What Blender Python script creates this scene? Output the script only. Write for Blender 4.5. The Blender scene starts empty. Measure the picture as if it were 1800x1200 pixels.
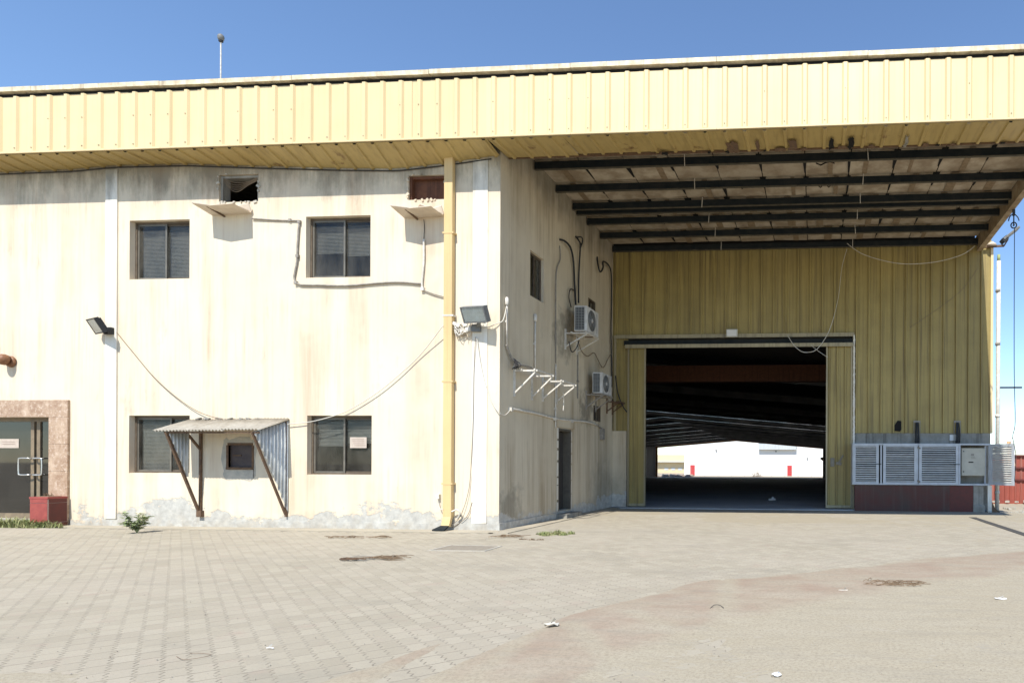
import bpy, math, random
import numpy as np
from mathutils import Vector, Matrix
random.seed(7)
rng = np.random.default_rng(5)
sc = bpy.context.scene
col = sc.collection

# ------------------------------------------------------------------ camera
EYE = Vector((0.0, 0.0, 1.475))
FPX, CX, CY = 1100.0, 1354.0, 815.0            # lens in pixels of the 1800 px photograph, shifted axis
cam_data = bpy.data.cameras.new('camera')
cam = bpy.data.objects.new('camera', cam_data)
col.objects.link(cam)
cam_data.sensor_width = 36.0
cam_data.lens = 36.0 * FPX / 1800.0
cam_data.shift_x = (900.0 - CX) / 1800.0
cam_data.shift_y = (CY - 600.0) / 1800.0
cam_data.clip_start = 0.05
cam_data.clip_end = 6000.0
ROT = Matrix.Rotation(math.radians(4.1), 3, 'Z') @ Matrix.Rotation(math.pi / 2, 3, 'X') @ Matrix.Rotation(math.radians(0.25), 3, 'Z')
cam.matrix_world = Matrix.Translation(EYE) @ ROT.to_4x4()
sc.camera = cam

# ------------------------------------------------------------------ light
SUN_EL = math.radians(52.0)
SUN_K = 0.07                                   # sideways run of the light per metre of depth
travel = Vector((SUN_K, 1.0, -math.tan(SUN_EL) * math.hypot(1, SUN_K))).normalized()
world = bpy.data.worlds.new('World')
sc.world = world
world.use_nodes = True
wt = world.node_tree
wt.nodes.clear()
sky = wt.nodes.new('ShaderNodeTexSky')
sky.sky_type = 'NISHITA'
sky.sun_disc = False
sky.sun_elevation = SUN_EL
sky.sun_rotation = math.atan2(-travel.x, -travel.y)
sky.air_density = 1.0
sky.dust_density = 0.0
sky.ozone_density = 5.0
bg = wt.nodes.new('ShaderNodeBackground')
bg.inputs['Strength'].default_value = 0.15
wo = wt.nodes.new('ShaderNodeOutputWorld')
wt.links.new(sky.outputs[0], bg.inputs[0])
wt.links.new(bg.outputs[0], wo.inputs[0])
sun_data = bpy.data.lights.new('sun', 'SUN')
sun_data.energy = 4.6
sun_data.angle = math.radians(0.5)
sun_data.color = (1.0, 0.965, 0.905)
sun = bpy.data.objects.new('sun', sun_data)
col.objects.link(sun)
sun.rotation_euler = travel.to_track_quat('-Z', 'Y').to_euler()
sun.location = (-10, -20, 40)

sc.view_settings.view_transform = 'Standard'
sc.view_settings.look = 'None'
sc.view_settings.gamma = 1.0
sc.view_settings.use_curve_mapping = False
sc.view_settings.exposure = 0.52
sc.render.engine = 'CYCLES'
sc.cycles.max_bounces = 8
sc.cycles.diffuse_bounces = 4
sc.cycles.use_denoising = True

# ------------------------------------------------------------------ measuring helpers (photo pixel -> point on a known plane)
def ray(px, py):
    return ROT @ Vector(((px - CX) / FPX, -(py - CY) / FPX, -1.0))
def on(axis, value, px, py):
    d = ray(px, py)
    return EYE + d * ((value - EYE[axis]) / d[axis])
XS, YF, YB = -6.804, 13.06, 20.62              # side wall, front wall, warehouse wall
YFA = YF - 0.6                                 # fascia
def FW(px, py, d=0.0): return on(1, YF - d, px, py)
def SW(px, py, d=0.0): return on(0, XS + d, px, py)
def BW(px, py, d=0.0): return on(1, YB - d, px, py)
def GP(px, py): return on(2, 0.0, px, py)
def proj(p):
    q = ROT.transposed() @ (Vector(p) - EYE)
    return (CX + FPX * q.x / -q.z, CY - FPX * q.y / -q.z) if q.z < -0.1 else (-9999, -9999)
YE, FLOOR_E = 160.0, -2.06
def gz(y):
    return 0.0 if y < 22 else (FLOOR_E * min(1.0, (y - 22) / (YE - 22)) if y < YE else FLOOR_E)

# ------------------------------------------------------------------ materials
def node(t, kind, ins=None, **props):
    n = t.nodes.new(kind)
    for k, v in props.items(): setattr(n, k, v)
    for k, v in (ins or {}).items():
        if hasattr(v, 'links') and hasattr(v, 'is_output'): t.links.new(v, n.inputs[k])
        else: n.inputs[k].default_value = v
    return n
def c4(c): return (c[0], c[1], c[2], 1.0)
class Mat:
    def __init__(s, name, rough=0.8, metal=0.0, spec=0.3):
        s.m = bpy.data.materials.new(name); s.m.use_nodes = True
        s.t = s.m.node_tree; s.t.nodes.clear()
        s.p = s.t.nodes.new('ShaderNodeBsdfPrincipled')
        o = s.t.nodes.new('ShaderNodeOutputMaterial')
        s.out = o
        s.t.links.new(s.p.outputs[0], o.inputs[0])
        s.p.inputs['Roughness'].default_value = rough
        s.p.inputs['Metallic'].default_value = metal
        s.p.inputs['Specular IOR Level'].default_value = spec
        s.pos = node(s.t, 'ShaderNodeNewGeometry')
    def noise(s, scale=(1, 1, 1), sc_=1.0, detail=5, rough=.6, off=(0, 0, 0)):
        mp = node(s.t, 'ShaderNodeMapping', {'Vector': s.pos.outputs['Position'], 'Scale': scale, 'Location': off})
        return node(s.t, 'ShaderNodeTexNoise', {'Vector': mp.outputs[0], 'Scale': sc_, 'Detail': detail, 'Roughness': rough}).outputs[0]
    def ramp(s, v, a, b, va=0.0, vb=1.0):
        return node(s.t, 'ShaderNodeMapRange', {0: v, 1: a, 2: b, 3: va, 4: vb}).outputs[0]
    def math(s, op, a, b=0.0):
        return node(s.t, 'ShaderNodeMath', {0: a, 1: b}, operation=op, use_clamp=False).outputs[0]
    def mix(s, f, a, b, mode='MIX'):
        n = s.t.nodes.new('ShaderNodeMix'); n.data_type = 'RGBA'; n.blend_type = mode
        for i, v in ((0, f), (6, a), (7, b)):
            if hasattr(v, 'is_output'): s.t.links.new(v, n.inputs[i])
            else: n.inputs[i].default_value = v if i == 0 else c4(v)
        return n.outputs[2]
    def color(s, c):
        if hasattr(c, 'is_output'): s.t.links.new(c, s.p.inputs['Base Color'])
        else: s.p.inputs['Base Color'].default_value = c4(c)
    def bump(s, h, strength=.3, dist=.01):
        b = node(s.t, 'ShaderNodeBump', {'Height': h, 'Strength': strength, 'Distance': dist})
        s.t.links.new(b.outputs[0], s.p.inputs['Normal'])
    def sep(s):
        return node(s.t, 'ShaderNodeSeparateXYZ', {0: s.pos.outputs['Position']})
    def island(s): return s.pos.outputs['Random Per Island']
    def objrand(s): return node(s.t, 'ShaderNodeObjectInfo').outputs['Random']

def simple(name, a, b=None, scale=6.0, rough=.8, metal=0.0, bump=0.0, bscale=80.0, streak=None, spec=.3, lo=.35, hi=.65):
    m = Mat(name, rough, metal, spec)
    c = a
    if b is not None: c = m.mix(m.ramp(m.noise(sc_=scale), lo, hi), a, b)
    if streak is not None:
        f = m.ramp(m.noise(scale=(9, 9, .35), sc_=1.0, detail=4), .52, .72)
        c = m.mix(m.math('MULTIPLY', f, streak[1]), c, streak[0])
    m.color(c)
    if bump: m.bump(m.noise(sc_=bscale, detail=3), bump)
    return m.m

def plaster(name, base, warm, rust, grey, top_z, rough_bump, foot=0.85, dark_spots=(), foot_amt=1.0, mould_shade=.62):
    m = Mat(name, .92, 0, .15)
    z = m.sep().outputs[2]
    c = m.mix(m.ramp(m.noise(sc_=.55, detail=6), .35, .7), base, warm)
    st = m.math('MULTIPLY', m.ramp(m.noise(scale=(2.2, 2.2, .13), sc_=1.0, detail=8, rough=.62), .46, .66), m.ramp(m.noise(sc_=.45, detail=4, off=(4, 0, 1)), .34, .56))
    c = m.mix(m.math('MULTIPLY', st, .55), c, rust)
    st2 = m.math('MULTIPLY', m.ramp(m.noise(scale=(13, 13, .35), sc_=1.0, detail=5, off=(3, 1, 0)), .50, .70), m.ramp(m.noise(sc_=.8, detail=3, off=(1, 2, 5)), .42, .6))
    c = m.mix(m.math('MULTIPLY', st2, .42), c, rust)
    # mouldy black wash from the roof edge, also deepening the eave shadow in colour
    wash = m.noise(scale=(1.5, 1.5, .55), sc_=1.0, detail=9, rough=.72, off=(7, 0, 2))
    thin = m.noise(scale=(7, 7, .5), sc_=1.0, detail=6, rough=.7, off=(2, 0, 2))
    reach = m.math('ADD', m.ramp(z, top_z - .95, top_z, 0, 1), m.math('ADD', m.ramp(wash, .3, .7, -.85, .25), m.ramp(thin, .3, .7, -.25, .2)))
    c = m.mix(m.math('MULTIPLY', m.ramp(reach, .0, .75), mould_shade), c, (.055, .05, .035))
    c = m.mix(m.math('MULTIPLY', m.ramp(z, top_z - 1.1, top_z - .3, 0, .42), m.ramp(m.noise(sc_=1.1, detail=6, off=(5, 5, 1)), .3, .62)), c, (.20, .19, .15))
    for (q, rad, amt) in dark_spots:  # darker patches with noisy edges around given points
        dist = node(m.t, 'ShaderNodeVectorMath', {0: m.pos.outputs['Position'], 1: q}, operation='DISTANCE').outputs['Value']
        f0 = m.ramp(m.math('ADD', dist, m.ramp(m.noise(sc_=3, detail=6), .3, .7, -.4, .4)), rad, rad * .35)
        c = m.mix(m.math('MULTIPLY', m.ramp(f0, 0, 1), amt), c, (.075, .07, .06))
    # bare cement where the paint has flaked off near the ground
    n1 = m.noise(scale=(1, 1, 1.2), sc_=.8, detail=9, rough=.68, off=(2, 4, 0))
    f = m.math('SUBTRACT', n1, m.ramp(z, 0, foot, .34, .74))
    f = m.math('MULTIPLY', m.ramp(f, 0.0, .03), foot_amt)
    cem = m.mix(m.ramp(m.noise(sc_=9, detail=5), .35, .65), grey, (grey[0] * 1.35, grey[1] * 1.35, grey[2] * 1.33))
    c = m.mix(f, c, cem)
    # splash dirt just above the pavement
    d = m.math('MULTIPLY', m.ramp(z, 0.02, .45, .8, 0), m.ramp(m.noise(sc_=4, detail=6), .4, .62))
    c = m.mix(m.math('MULTIPLY', d, .5), c, (.30, .24, .16))
    # small chips
    ch = m.ramp(m.noise(sc_=7.0, detail=3, off=(9, 9, 3)), .735, .76)
    c = m.mix(m.math('MULTIPLY', ch, .5), c, (.42, .39, .33))
    m.color(c)
    h = m.math('ADD', m.math('MULTIPLY', m.noise(sc_=130, detail=2), rough_bump), m.math('MULTIPLY', f, -1.0))
    m.bump(h, .5, .012)
    return m.m

CREAM = plaster('cream_plaster', (.71, .63, .485), (.66, .565, .425), (.46, .31, .20), (.38, .37, .335), 8.05, .35)
GREYW = plaster('grey_rough_plaster', (.68, .595, .45), (.58, .50, .37), (.27, .19, .105), (.47, .45, .41), 8.6, 1.6, .8, dark_spots=(((XS, 16.6, 5.0), .8, .5), ((XS, 18.3, 3.1), .7, .55), ((XS, 19.6, .6), 1.2, .3), ((XS, 13.5, .3), .8, .4)), mould_shade=.45)
WHITE_STRIP = plaster('white_sun_strip', (.80, .775, .70), (.74, .70, .60), (.52, .41, .27), (.42, .41, .38), 8.05, .3, .35)
PLINTH = simple('plinth_cement', (.50, .46, .38), (.36, .34, .29), 5, .9, bump=.4, bscale=40)

def sheet_metal(name, a, b, dirt, amt, rough=.45, rust=0.0, streak_scale=(14, 14, .3)):
    m = Mat(name, rough, 0, .4)
    c = m.mix(m.ramp(m.noise(sc_=.8, detail=5), .35, .65), a, b)
    c = m.mix(m.ramp(m.objrand(), 0, 1, 0, .30), c, tuple(q * .72 for q in b))
    c = m.mix(m.math('MULTIPLY', m.ramp(m.noise(scale=streak_scale, sc_=1.0, detail=5), .48, .75), amt), c, dirt)
    spot = m.ramp(m.noise(sc_=26, detail=2), .74, .78)
    c = m.mix(m.math('MULTIPLY', spot, .6), c, (.30, .17, .06))
    if rust:
        r = m.ramp(m.noise(sc_=1.6, detail=8, rough=.7, off=(1, 5, 2)), .66 - rust * .1, .70)
        c = m.mix(r, c, (.13, .055, .02))
    m.color(c)
    return m.m
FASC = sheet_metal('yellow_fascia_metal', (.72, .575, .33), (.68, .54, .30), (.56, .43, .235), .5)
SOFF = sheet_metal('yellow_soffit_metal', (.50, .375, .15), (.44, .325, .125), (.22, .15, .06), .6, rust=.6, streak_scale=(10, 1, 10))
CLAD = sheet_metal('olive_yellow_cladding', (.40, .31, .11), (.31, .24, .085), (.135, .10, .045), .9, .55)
TRIM = sheet_metal('faded_trim_metal', (.42, .36, .22), (.34, .29, .18), (.15, .12, .08), .8, .5)
CAPM = simple('roof_flashing', (.74, .66, .47), (.52, .43, .29), 7, .6, streak=((.26, .21, .15), .6))
DARK = simple('dark_steel_purlin', (.014, .019, .022), (.026, .029, .029), 4, .85, spec=.1)
LIP = simple('purlin_lip', (.10, .09, .065), (.06, .052, .04), 5, .7)
def board_mat():
    m = Mat('ceiling_board', .9)
    c = m.mix(m.objrand(), (.40, .335, .25), (.50, .425, .32))
    c = m.mix(m.math('MULTIPLY', m.ramp(m.noise(sc_=2.2, detail=6), .40, .62), .75), c, (.23, .17, .11))
    m.color(c); m.bump(m.noise(sc_=5), .3, .02); return m.m
BOARD = board_mat()
TAPE = simple('brown_stained_tape', (.20, .145, .085), (.27, .20, .13), 9, .85)
BLACK = simple('black_torn_lining', (.012, .011, .01), None, rough=.9)
DOWNP = sheet_metal('yellow_downpipe_paint', (.68, .50, .245), (.62, .45, .215), (.42, .29, .13), .5)
BRONZE = simple('bronze_aluminium', (.10, .075, .05), (.14, .11, .08), 9, .5, .1)
SILVERF = simple('silver_aluminium', (.20, .18, .145), (.15, .135, .11), 7, .42, .35)
GALV = simple('galvanised_sheet', (.60, .62, .61), (.47, .49, .49), 5, .5, .1, streak=((.25, .23, .2), .5))
GALVROOF = simple('dusty_corrugated_roof', (.42, .385, .32), (.30, .265, .21), 6, .75)
RUSTY = simple('rusty_angle_iron', (.10, .065, .045), (.17, .105, .06), 14, .85)
CABLE = simple('black_cable', (.028, .028, .03), None, rough=.55)
CABLEBR = simple('brown_dusty_cable', (.22, .165, .11), None, rough=.7)
CABLEW = simple('pale_cable', (.60, .565, .49), None, rough=.6)
PVC = simple('white_conduit', (.70, .67, .60), (.52, .48, .41), 12, .6)
GREYC = simple('grey_conduit', (.33, .30, .26), (.22, .20, .17), 12, .65)
ACW = simple('aircon_casing', (.66, .655, .63), (.52, .50, .46), 5, .5, streak=((.32, .29, .24), .4))
ACD = simple('aircon_grille_dark', (.06, .065, .065), None, rough=.6)
ACG = simple('aircon_fins', (.28, .285, .28), None, rough=.5)
MARBLE_M = Mat('brown_marble', .35, 0, .4)
_w = MARBLE_M.noise(scale=(1.5, 1.5, 1), sc_=3.0, detail=9, rough=.75)
_c = MARBLE_M.mix(MARBLE_M.ramp(_w, .38, .62), (.30, .185, .115), (.50, .365, .255))
MARBLE_M.color(MARBLE_M.mix(MARBLE_M.ramp(MARBLE_M.noise(sc_=14, detail=6, rough=.8), .52, .66), _c, (.62, .50, .39)))
MARBLE = MARBLE_M.m
REDTILE = simple('red_tile', (.33, .075, .06), (.26, .055, .048), 10, .4)
DARKRED = simple('shaded_red_tile', (.13, .032, .026), (.10, .03, .025), 9, .45)
GROUT = simple('pale_grout', (.42, .33, .28), None, rough=.9)
SOIL = simple('dry_soil', (.17, .12, .075), (.24, .18, .12), 20, .95, bump=.5)
MAROON = simple('maroon_panel', (.115, .045, .036), (.085, .06, .05), 1.0, .8, streak=((.13, .105, .09), .5))
CONC = simple('weathered_concrete', (.33, .315, .275), (.23, .215, .18), 3, .9, bump=.3, bscale=50, streak=((.10, .09, .075), .7))
CONCP = simple('pale_concrete_strip', (.42, .37, .28), (.34, .30, .23), 1.1, .92, bump=.35, bscale=45)
LOUV = simple('louver_aluminium', (.50, .535, .57), (.42, .44, .46), 4, .5, .1)
LOUVSL = simple('dusty_louver_slat', (.56, .55, .51), (.46, .44, .40), 6, .6)
PANELB = simple('beige_switch_box', (.50, .48, .40), (.44, .42, .35), 5, .55)
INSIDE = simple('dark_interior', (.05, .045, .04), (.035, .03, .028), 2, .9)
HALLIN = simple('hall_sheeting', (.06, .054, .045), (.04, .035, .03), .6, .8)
RAFT = simple('hall_rafter_paint', (.26, .25, .23), (.18, .17, .155), .7, .6)
ORANGE = simple('orange_crane_paint', (.50, .19, .035), (.36, .13, .03), 1.2, .6)
HFLOOR = simple('dusty_hall_floor', (.40, .41, .41), (.30, .31, .315), .35, .85, bump=.2, bscale=8)
FARW = simple('far_white_render', (.80, .79, .75), (.76, .74, .70), .2, .9)
FARY = simple('far_yellow_render', (.66, .54, .34), (.60, .50, .33), .3, .9)
REDP = simple('red_gloss_paint', (.52, .05, .055), (.45, .06, .06), .8, .6)
REDF = simple('red_fence_sheet', (.30, .075, .05), (.24, .062, .045), 1.2, .7, streak=((.40, .25, .20), .5))
PAPER = simple('paper_notice', (.52, .44, .37), (.45, .38, .31), 15, .9)
INK = simple('faded_ink', (.30, .20, .16), None, rough=.9)
BLIND = simple('venetian_blind', (.56, .52, .43), (.46, .42, .35), 5, .7)
BROWNBRD = simple('brown_wood_board', (.15, .062, .032), (.105, .045, .026), 8, .75, streak=((.055, .025, .016), .8))
HATCHM = simple('dark_hatch_paint', (.060, .045, .045), (.085, .065, .06), 6, .55)
TRAYM = simple('cream_tray_sheet', (.66, .57, .45), (.55, .46, .36), 4, .7)
LAMPB = simple('black_lamp_housing', (.025, .026, .028), None, rough=.5)
LAMPG = simple('grey_lamp_housing', (.20, .205, .20), (.15, .15, .145), 20, .55)
LEAF = simple('weed_leaf', (.26, .32, .14), (.33, .38, .19), 30, .7)
GRASS = simple('grass_blade', (.17, .21, .07), (.33, .31, .15), 8, .8)
DRY = simple('dry_twigs', (.16, .105, .06), (.23, .16, .10), 30, .9)
LITTER = simple('white_litter', (.74, .73, .70), None, rough=.8)
IRON = simple('manhole_iron', (.27, .24, .19), (.22, .19, .15), 12, .8, bump=.5, bscale=60)
BRASS = simple('brown_bulkhead', (.24, .115, .055), (.17, .08, .04), 15, .5)
STEELH = simple('polished_handle', (.62, .60, .55), None, rough=.3, metal=.8)
SHADESTRIP = simple('dark_shade_strip', (.055, .052, .05), (.08, .075, .065), 5, .9)

def glass(name, tint, refl_rough=.03, dirt=.0, fres=1.45):
    m = Mat(name)
    t = m.t; t.nodes.remove(m.p)
    tr = node(t, 'ShaderNodeBsdfTransparent', {'Color': c4(tint)})
    gl = node(t, 'ShaderNodeBsdfGlossy', {'Color': (1, 1, 1, 1), 'Roughness': refl_rough})
    ior = m.math('ADD', m.math('MULTIPLY', m.pos.outputs['Backfacing'], 1 / fres - fres), fres)   # same pane from both sides
    fr = node(t, 'ShaderNodeFresnel', {'IOR': ior})
    mx = node(t, 'ShaderNodeMixShader', {0: fr.outputs[0], 1: tr.outputs[0], 2: gl.outputs[0]})
    df = node(t, 'ShaderNodeBsdfDiffuse', {'Color': (.36, .33, .27, 1)})
    d = m.math('MULTIPLY', m.ramp(m.noise(scale=(1, 1, .45), sc_=1.8, detail=8, rough=.7), .30, .75), dirt)
    mx2 = node(t, 'ShaderNodeMixShader', {0: d, 1: mx.outputs[0], 2: df.outputs[0]})
    t.links.new(mx2.outputs[0], m.out.inputs[0])
    return m.m
GLASS = glass('dusty_window_glass', (.66, .68, .69), dirt=.15, fres=1.27)
DOORGL = glass('dark_door_glass', (.12, .13, .14), dirt=.06, fres=1.7)
LAMPGL = glass('lamp_glass', (.85, .87, .87), dirt=.15, fres=1.5)

# ------------------------------------------------------------------ mesh helpers
LOC = {}
def props(o, label=None, cat=None, group=None, kind=None):
    if label: o['label'] = label
    if cat: o['category'] = cat
    if group: o['group'] = group
    if kind: o['kind'] = kind
    return o
def thing(name, loc, label, cat, group=None):
    o = bpy.data.objects.new(name, None); col.objects.link(o)
    o.location = loc; o.empty_display_size = .1
    LOC[o.name] = Vector(loc)
    return props(o, label, cat, group)
def rot_to(d):
    return Vector(d).to_track_quat('Z', 'Y').to_matrix()
class MB:
    def __init__(s): s.v = []; s.f = []
    def add(s, vs, fs):
        k = len(s.v); s.v += [tuple(v) for v in vs]; s.f += [tuple(i + k for i in f) for f in fs]; return s
    def box(s, a, b):
        x0, x1 = sorted((a[0], b[0])); y0, y1 = sorted((a[1], b[1])); z0, z1 = sorted((a[2], b[2]))
        return s.add([(x0, y0, z0), (x1, y0, z0), (x1, y1, z0), (x0, y1, z0), (x0, y0, z1), (x1, y0, z1), (x1, y1, z1), (x0, y1, z1)],
                     [(0, 3, 2, 1), (4, 5, 6, 7), (0, 1, 5, 4), (1, 2, 6, 5), (2, 3, 7, 6), (3, 0, 4, 7)])
    def obox(s, c, size, R):
        k = MB().box([-q / 2 for q in size], [q / 2 for q in size])
        return s.add([Vector(c) + R @ Vector(v) for v in k.v], k.f)
    def bar(s, a, b, w, h=None, up=(0, 0, 1)):
        a, b = Vector(a), Vector(b); h = h or w
        z = (b - a); L = z.length; z.normalize()
        u = Vector(up)
        if abs(u.dot(z)) > .95: u = Vector((1, 0, 0))
        x = u.cross(z).normalized(); y = z.cross(x)
        R = Matrix((x, y, z)).transposed()
        return s.obox((a + b) / 2, (w, h, L), R)
    def tube(s, pts, r, n=7, caps=True):
        pts = [Vector(p) for p in pts]; rings = []
        prev = None
        for i, p in enumerate(pts):
            d = (pts[min(i + 1, len(pts) - 1)] - pts[max(i - 1, 0)])
            d = d.normalized() if d.length > 1e-9 else Vector((0, 0, 1))
            if prev is None:
                u = d.orthogonal().normalized()
            else:
                u = (prev - d * prev.dot(d)); u = u.normalized() if u.length > 1e-6 else d.orthogonal().normalized()
            prev = u; w = d.cross(u)
            rr = r[i] if isinstance(r, (list, tuple)) else r
            rings.append([p + (u * math.cos(2 * math.pi * k / n) + w * math.sin(2 * math.pi * k / n)) * rr for k in range(n)])
        vs = [v for q in rings for v in q]; fs = []
        for i in range(len(rings) - 1):
            for k in range(n):
                fs.append((i * n + k, i * n + (k + 1) % n, (i + 1) * n + (k + 1) % n, (i + 1) * n + k))
        if caps:
            fs.append(tuple(range(n - 1, -1, -1))); fs.append(tuple((len(rings) - 1) * n + k for k in range(n)))
        return s.add(vs, fs)
    def cyl(s, a, b, r, n=14): return s.tube([a, b], r, n)
    def lathe(s, c, axis, prof, n=18):
        R = rot_to(axis); vs = []; fs = []
        for (r, h) in prof:
            for k in range(n):
                a = 2 * math.pi * k / n
                vs.append(Vector(c) + R @ Vector((r * math.cos(a), r * math.sin(a), h)))
        for i in range(len(prof) - 1):
            for k in range(n):
                fs.append((i * n + k, i * n + (k + 1) % n, (i + 1) * n + (k + 1) % n, (i + 1) * n + k))
        fs.append(tuple(range(n - 1, -1, -1))); fs.append(tuple((len(prof) - 1) * n + k for k in range(n)))
        return s.add(vs, fs)
    def ring(s, c, axis, r, t, n=20, m=5):
        R = rot_to(axis)
        pts = [Vector(c) + R @ Vector((r * math.cos(2 * math.pi * k / n), r * math.sin(2 * math.pi * k / n), 0)) for k in range(n + 1)]
        return s.tube(pts, t, m, False)
    def prism(s, pts, off):
        n = len(pts); off = Vector(off)
        vs = [Vector(p) for p in pts] + [Vector(p) + off for p in pts]
        return s.add(vs, [tuple(range(n - 1, -1, -1)), tuple(range(n, 2 * n))] + [(i, (i + 1) % n, n + (i + 1) % n, n + i) for i in range(n)])
    def profile(s, o, u, v, nrm, prof):
        """a folded sheet: prof = [(along u, along nrm)], swept along v"""
        o, u, v, nrm = Vector(o), Vector(u), Vector(v), Vector(nrm)
        a = [o + u * p + nrm * q for p, q in prof]
        n = len(a)
        return s.add(a + [p + v for p in a], [(i, i + 1, n + i + 1, n + i) for i in range(n - 1)])
    def mesh(s, name, off):
        me = bpy.data.meshes.new(name)
        o = Vector(off)
        me.from_pydata([tuple(Vector(v) - o) for v in s.v], [], s.f)
        me.update(); return me
    def build(s, name, mat, parent=None, smooth=False, bevel=0.0, loc=None, solid=0.0):
        """part: vertices are given in world space; parent's root sits at LOC"""
        off = Vector(loc) if loc is not None else (LOC[parent.name] if parent else Vector())
        me = s.mesh(name, off); me.materials.append(mat)
        if smooth:
            me.polygons.foreach_set('use_smooth', [True] * len(me.polygons))
        o = bpy.data.objects.new(name, me); col.objects.link(o)
        if parent:
            o.parent = parent; LOC[o.name] = off
        else:
            o.location = off; LOC[o.name] = off
        if solid:
            md = o.modifiers.new('thickness', 'SOLIDIFY'); md.thickness = solid; md.offset = 0
        if bevel:
            md = o.modifiers.new('edge', 'BEVEL'); md.width = bevel; md.segments = 2; md.limit_method = 'ANGLE'
        return o
def smoothpath(pts, k=6):
    pts = [Vector(p) for p in pts]; out = []
    for i in range(len(pts) - 1):
        p0, p1, p2, p3 = pts[max(i - 1, 0)], pts[i], pts[i + 1], pts[min(i + 2, len(pts) - 1)]
        for j in range(k):
            t = j / k
            out.append(.5 * ((2 * p1) + (p2 - p0) * t + (2 * p0 - 5 * p1 + 4 * p2 - p3) * t * t + (3 * p1 - p0 - 3 * p2 + p3) * t ** 3))
    return out + [pts[-1]]
def instance(name, me, parent, loc, rot=(0, 0, 0)):
    o = bpy.data.objects.new(name, me); col.objects.link(o); o.parent = parent
    o.location = Vector(loc) - LOC[parent.name]; o.rotation_euler = rot
    LOC[o.name] = Vector(loc)
    return o
def ribs(width, pitch, rw, rh, start=0.0, slope=.02):
    pr = [(0, 0)]; x = start
    while x + rw + 2 * slope < width:
        if x > 0: pr += [(x, 0)]
        pr += [(x + slope, rh), (x + slope + rw, rh), (x + 2 * slope + rw, 0)]
        x += pitch
    return pr + [(width, 0)]
def vnoise(x, y, seed=0):
    x = np.asarray(x, float); y = np.asarray(y, float)
    xi = np.floor(x).astype(int); yi = np.floor(y).astype(int); xf = x - xi; yf = y - yi
    def h(a, b):
        n = (a * 374761393 + b * 668265263 + seed * 982451653) & 0x7fffffff
        n = ((n ^ (n >> 13)) * 1274126177) & 0x7fffffff
        return (n & 0xffff) / 65535.0
    u = xf * xf * (3 - 2 * xf); v = yf * yf * (3 - 2 * yf)
    return (h(xi, yi) * (1 - u) + h(xi + 1, yi) * u) * (1 - v) + (h(xi, yi + 1) * (1 - u) + h(xi + 1, yi + 1) * u) * v
def fbm(x, y, o=4, seed=0):
    a = 0; w = .5
    for i in range(o):
        a = a + w * vnoise(x * 2 ** i, y * 2 ** i, seed + i); w *= .5
    return a

# ================================================================== GROUND
def ground_mat():
    m = Mat('sandy_ground', .95, 0, .1)
    c = m.mix(m.ramp(m.noise(sc_=.35, detail=7), .35, .65), (.36, .315, .24), (.43, .375, .285))
    c = m.mix(m.math('MULTIPLY', m.ramp(m.noise(sc_=6, detail=6), .4, .7), .4), c, (.29, .25, .185))
    m.color(c); m.bump(m.noise(sc_=60, detail=4), .3); return m.m
GROUND = ground_mat()
ys = [-400, -40, 0, 8, 16, 22, YE, 700, 3000]
mb = MB()
for i in range(len(ys) - 1):
    z0, z1 = gz(ys[i]) - .012, gz(ys[i + 1]) - .012
    mb.add([(-2500, ys[i], z0), (2500, ys[i], z0), (2500, ys[i + 1], z1), (-2500, ys[i + 1], z1)], [(0, 1, 2, 3)])
g = MB(); g.v = mb.v; g.f = mb.f
props(g.build('ground', GROUND), kind='structure')

# interlocking pavers laid diagonally to the building
def paver_mat():
    m = Mat('dusty_concrete_paver', .93, 0, .15)
    r = m.math('FRACT', m.math('ADD', m.island(), m.objrand()))
    c = m.mix(r, (.322, .285, .217), (.38, .34, .262))
    c = m.mix(m.math('MULTIPLY', m.ramp(m.noise(sc_=.5, detail=5), .4, .65), .55), c, (.39, .345, .275))
    c = m.mix(m.math('MULTIPLY', m.ramp(m.noise(sc_=2.7, detail=6, rough=.7), .56, .72), .6), c, (.36, .28, .225))
    c = m.mix(m.math('MULTIPLY', m.ramp(m.noise(scale=(.5, 1.4, 1), sc_=.9, detail=8, rough=.7, off=(8, 2, 0)), .52, .66), .5), c, (.27, .245, .195))
    c = m.mix(m.math('MULTIPLY', m.ramp(m.noise(sc_=55, detail=4), .45, .75), .3), c, (.22, .20, .16))
    m.color(c); m.bump(m.noise(sc_=160, detail=3), .35, .004); return m.m
PAVER = paver_mat()
PL, PW, ZG = .225, .140, .030
def paver_outline(g_=.0058):
    hl, hw = PL / 2 - g_ * 1.25, PW / 2 - g_ * .9
    st = [(-1, -1), (-.62, 1), (-.2, -1), (.2, 1), (.62, -1), (1, 1)]
    a = [(t * hl, hw + k * ZG * .5) for t, k in st]
    b = [(t * hl, -hw + k * ZG * .5) for t, k in st]
    return b + a[::-1]
OUT = paver_outline(); NP_ = len(OUT)
INN = [(x * .982, y * .97) for x, y in OUT]
PV = [(x, y, -.011) for x, y in OUT] + [(x, y, -.0018) for x, y in OUT] + [(x, y, 0) for x, y in INN]
PF = []
for i in range(NP_):
    j = (i + 1) % NP_
    PF += [(i, j, NP_ + j, NP_ + i), (NP_ + i, NP_ + j, 2 * NP_ + j, 2 * NP_ + i)]
h_ = NP_ // 2
for i in range(h_ - 1):
    PF.append((2 * NP_ + i, 2 * NP_ + i + 1, 2 * NP_ + NP_ - 2 - i, 2 * NP_ + NP_ - 1 - i))
paver_me = bpy.data.meshes.new('paver'); paver_me.from_pydata(PV, [], PF); paver_me.materials.append(PAVER)
ANG = math.radians(90 + 47.6 + 4.1 - 4.1)      # long edges run away to the left
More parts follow.
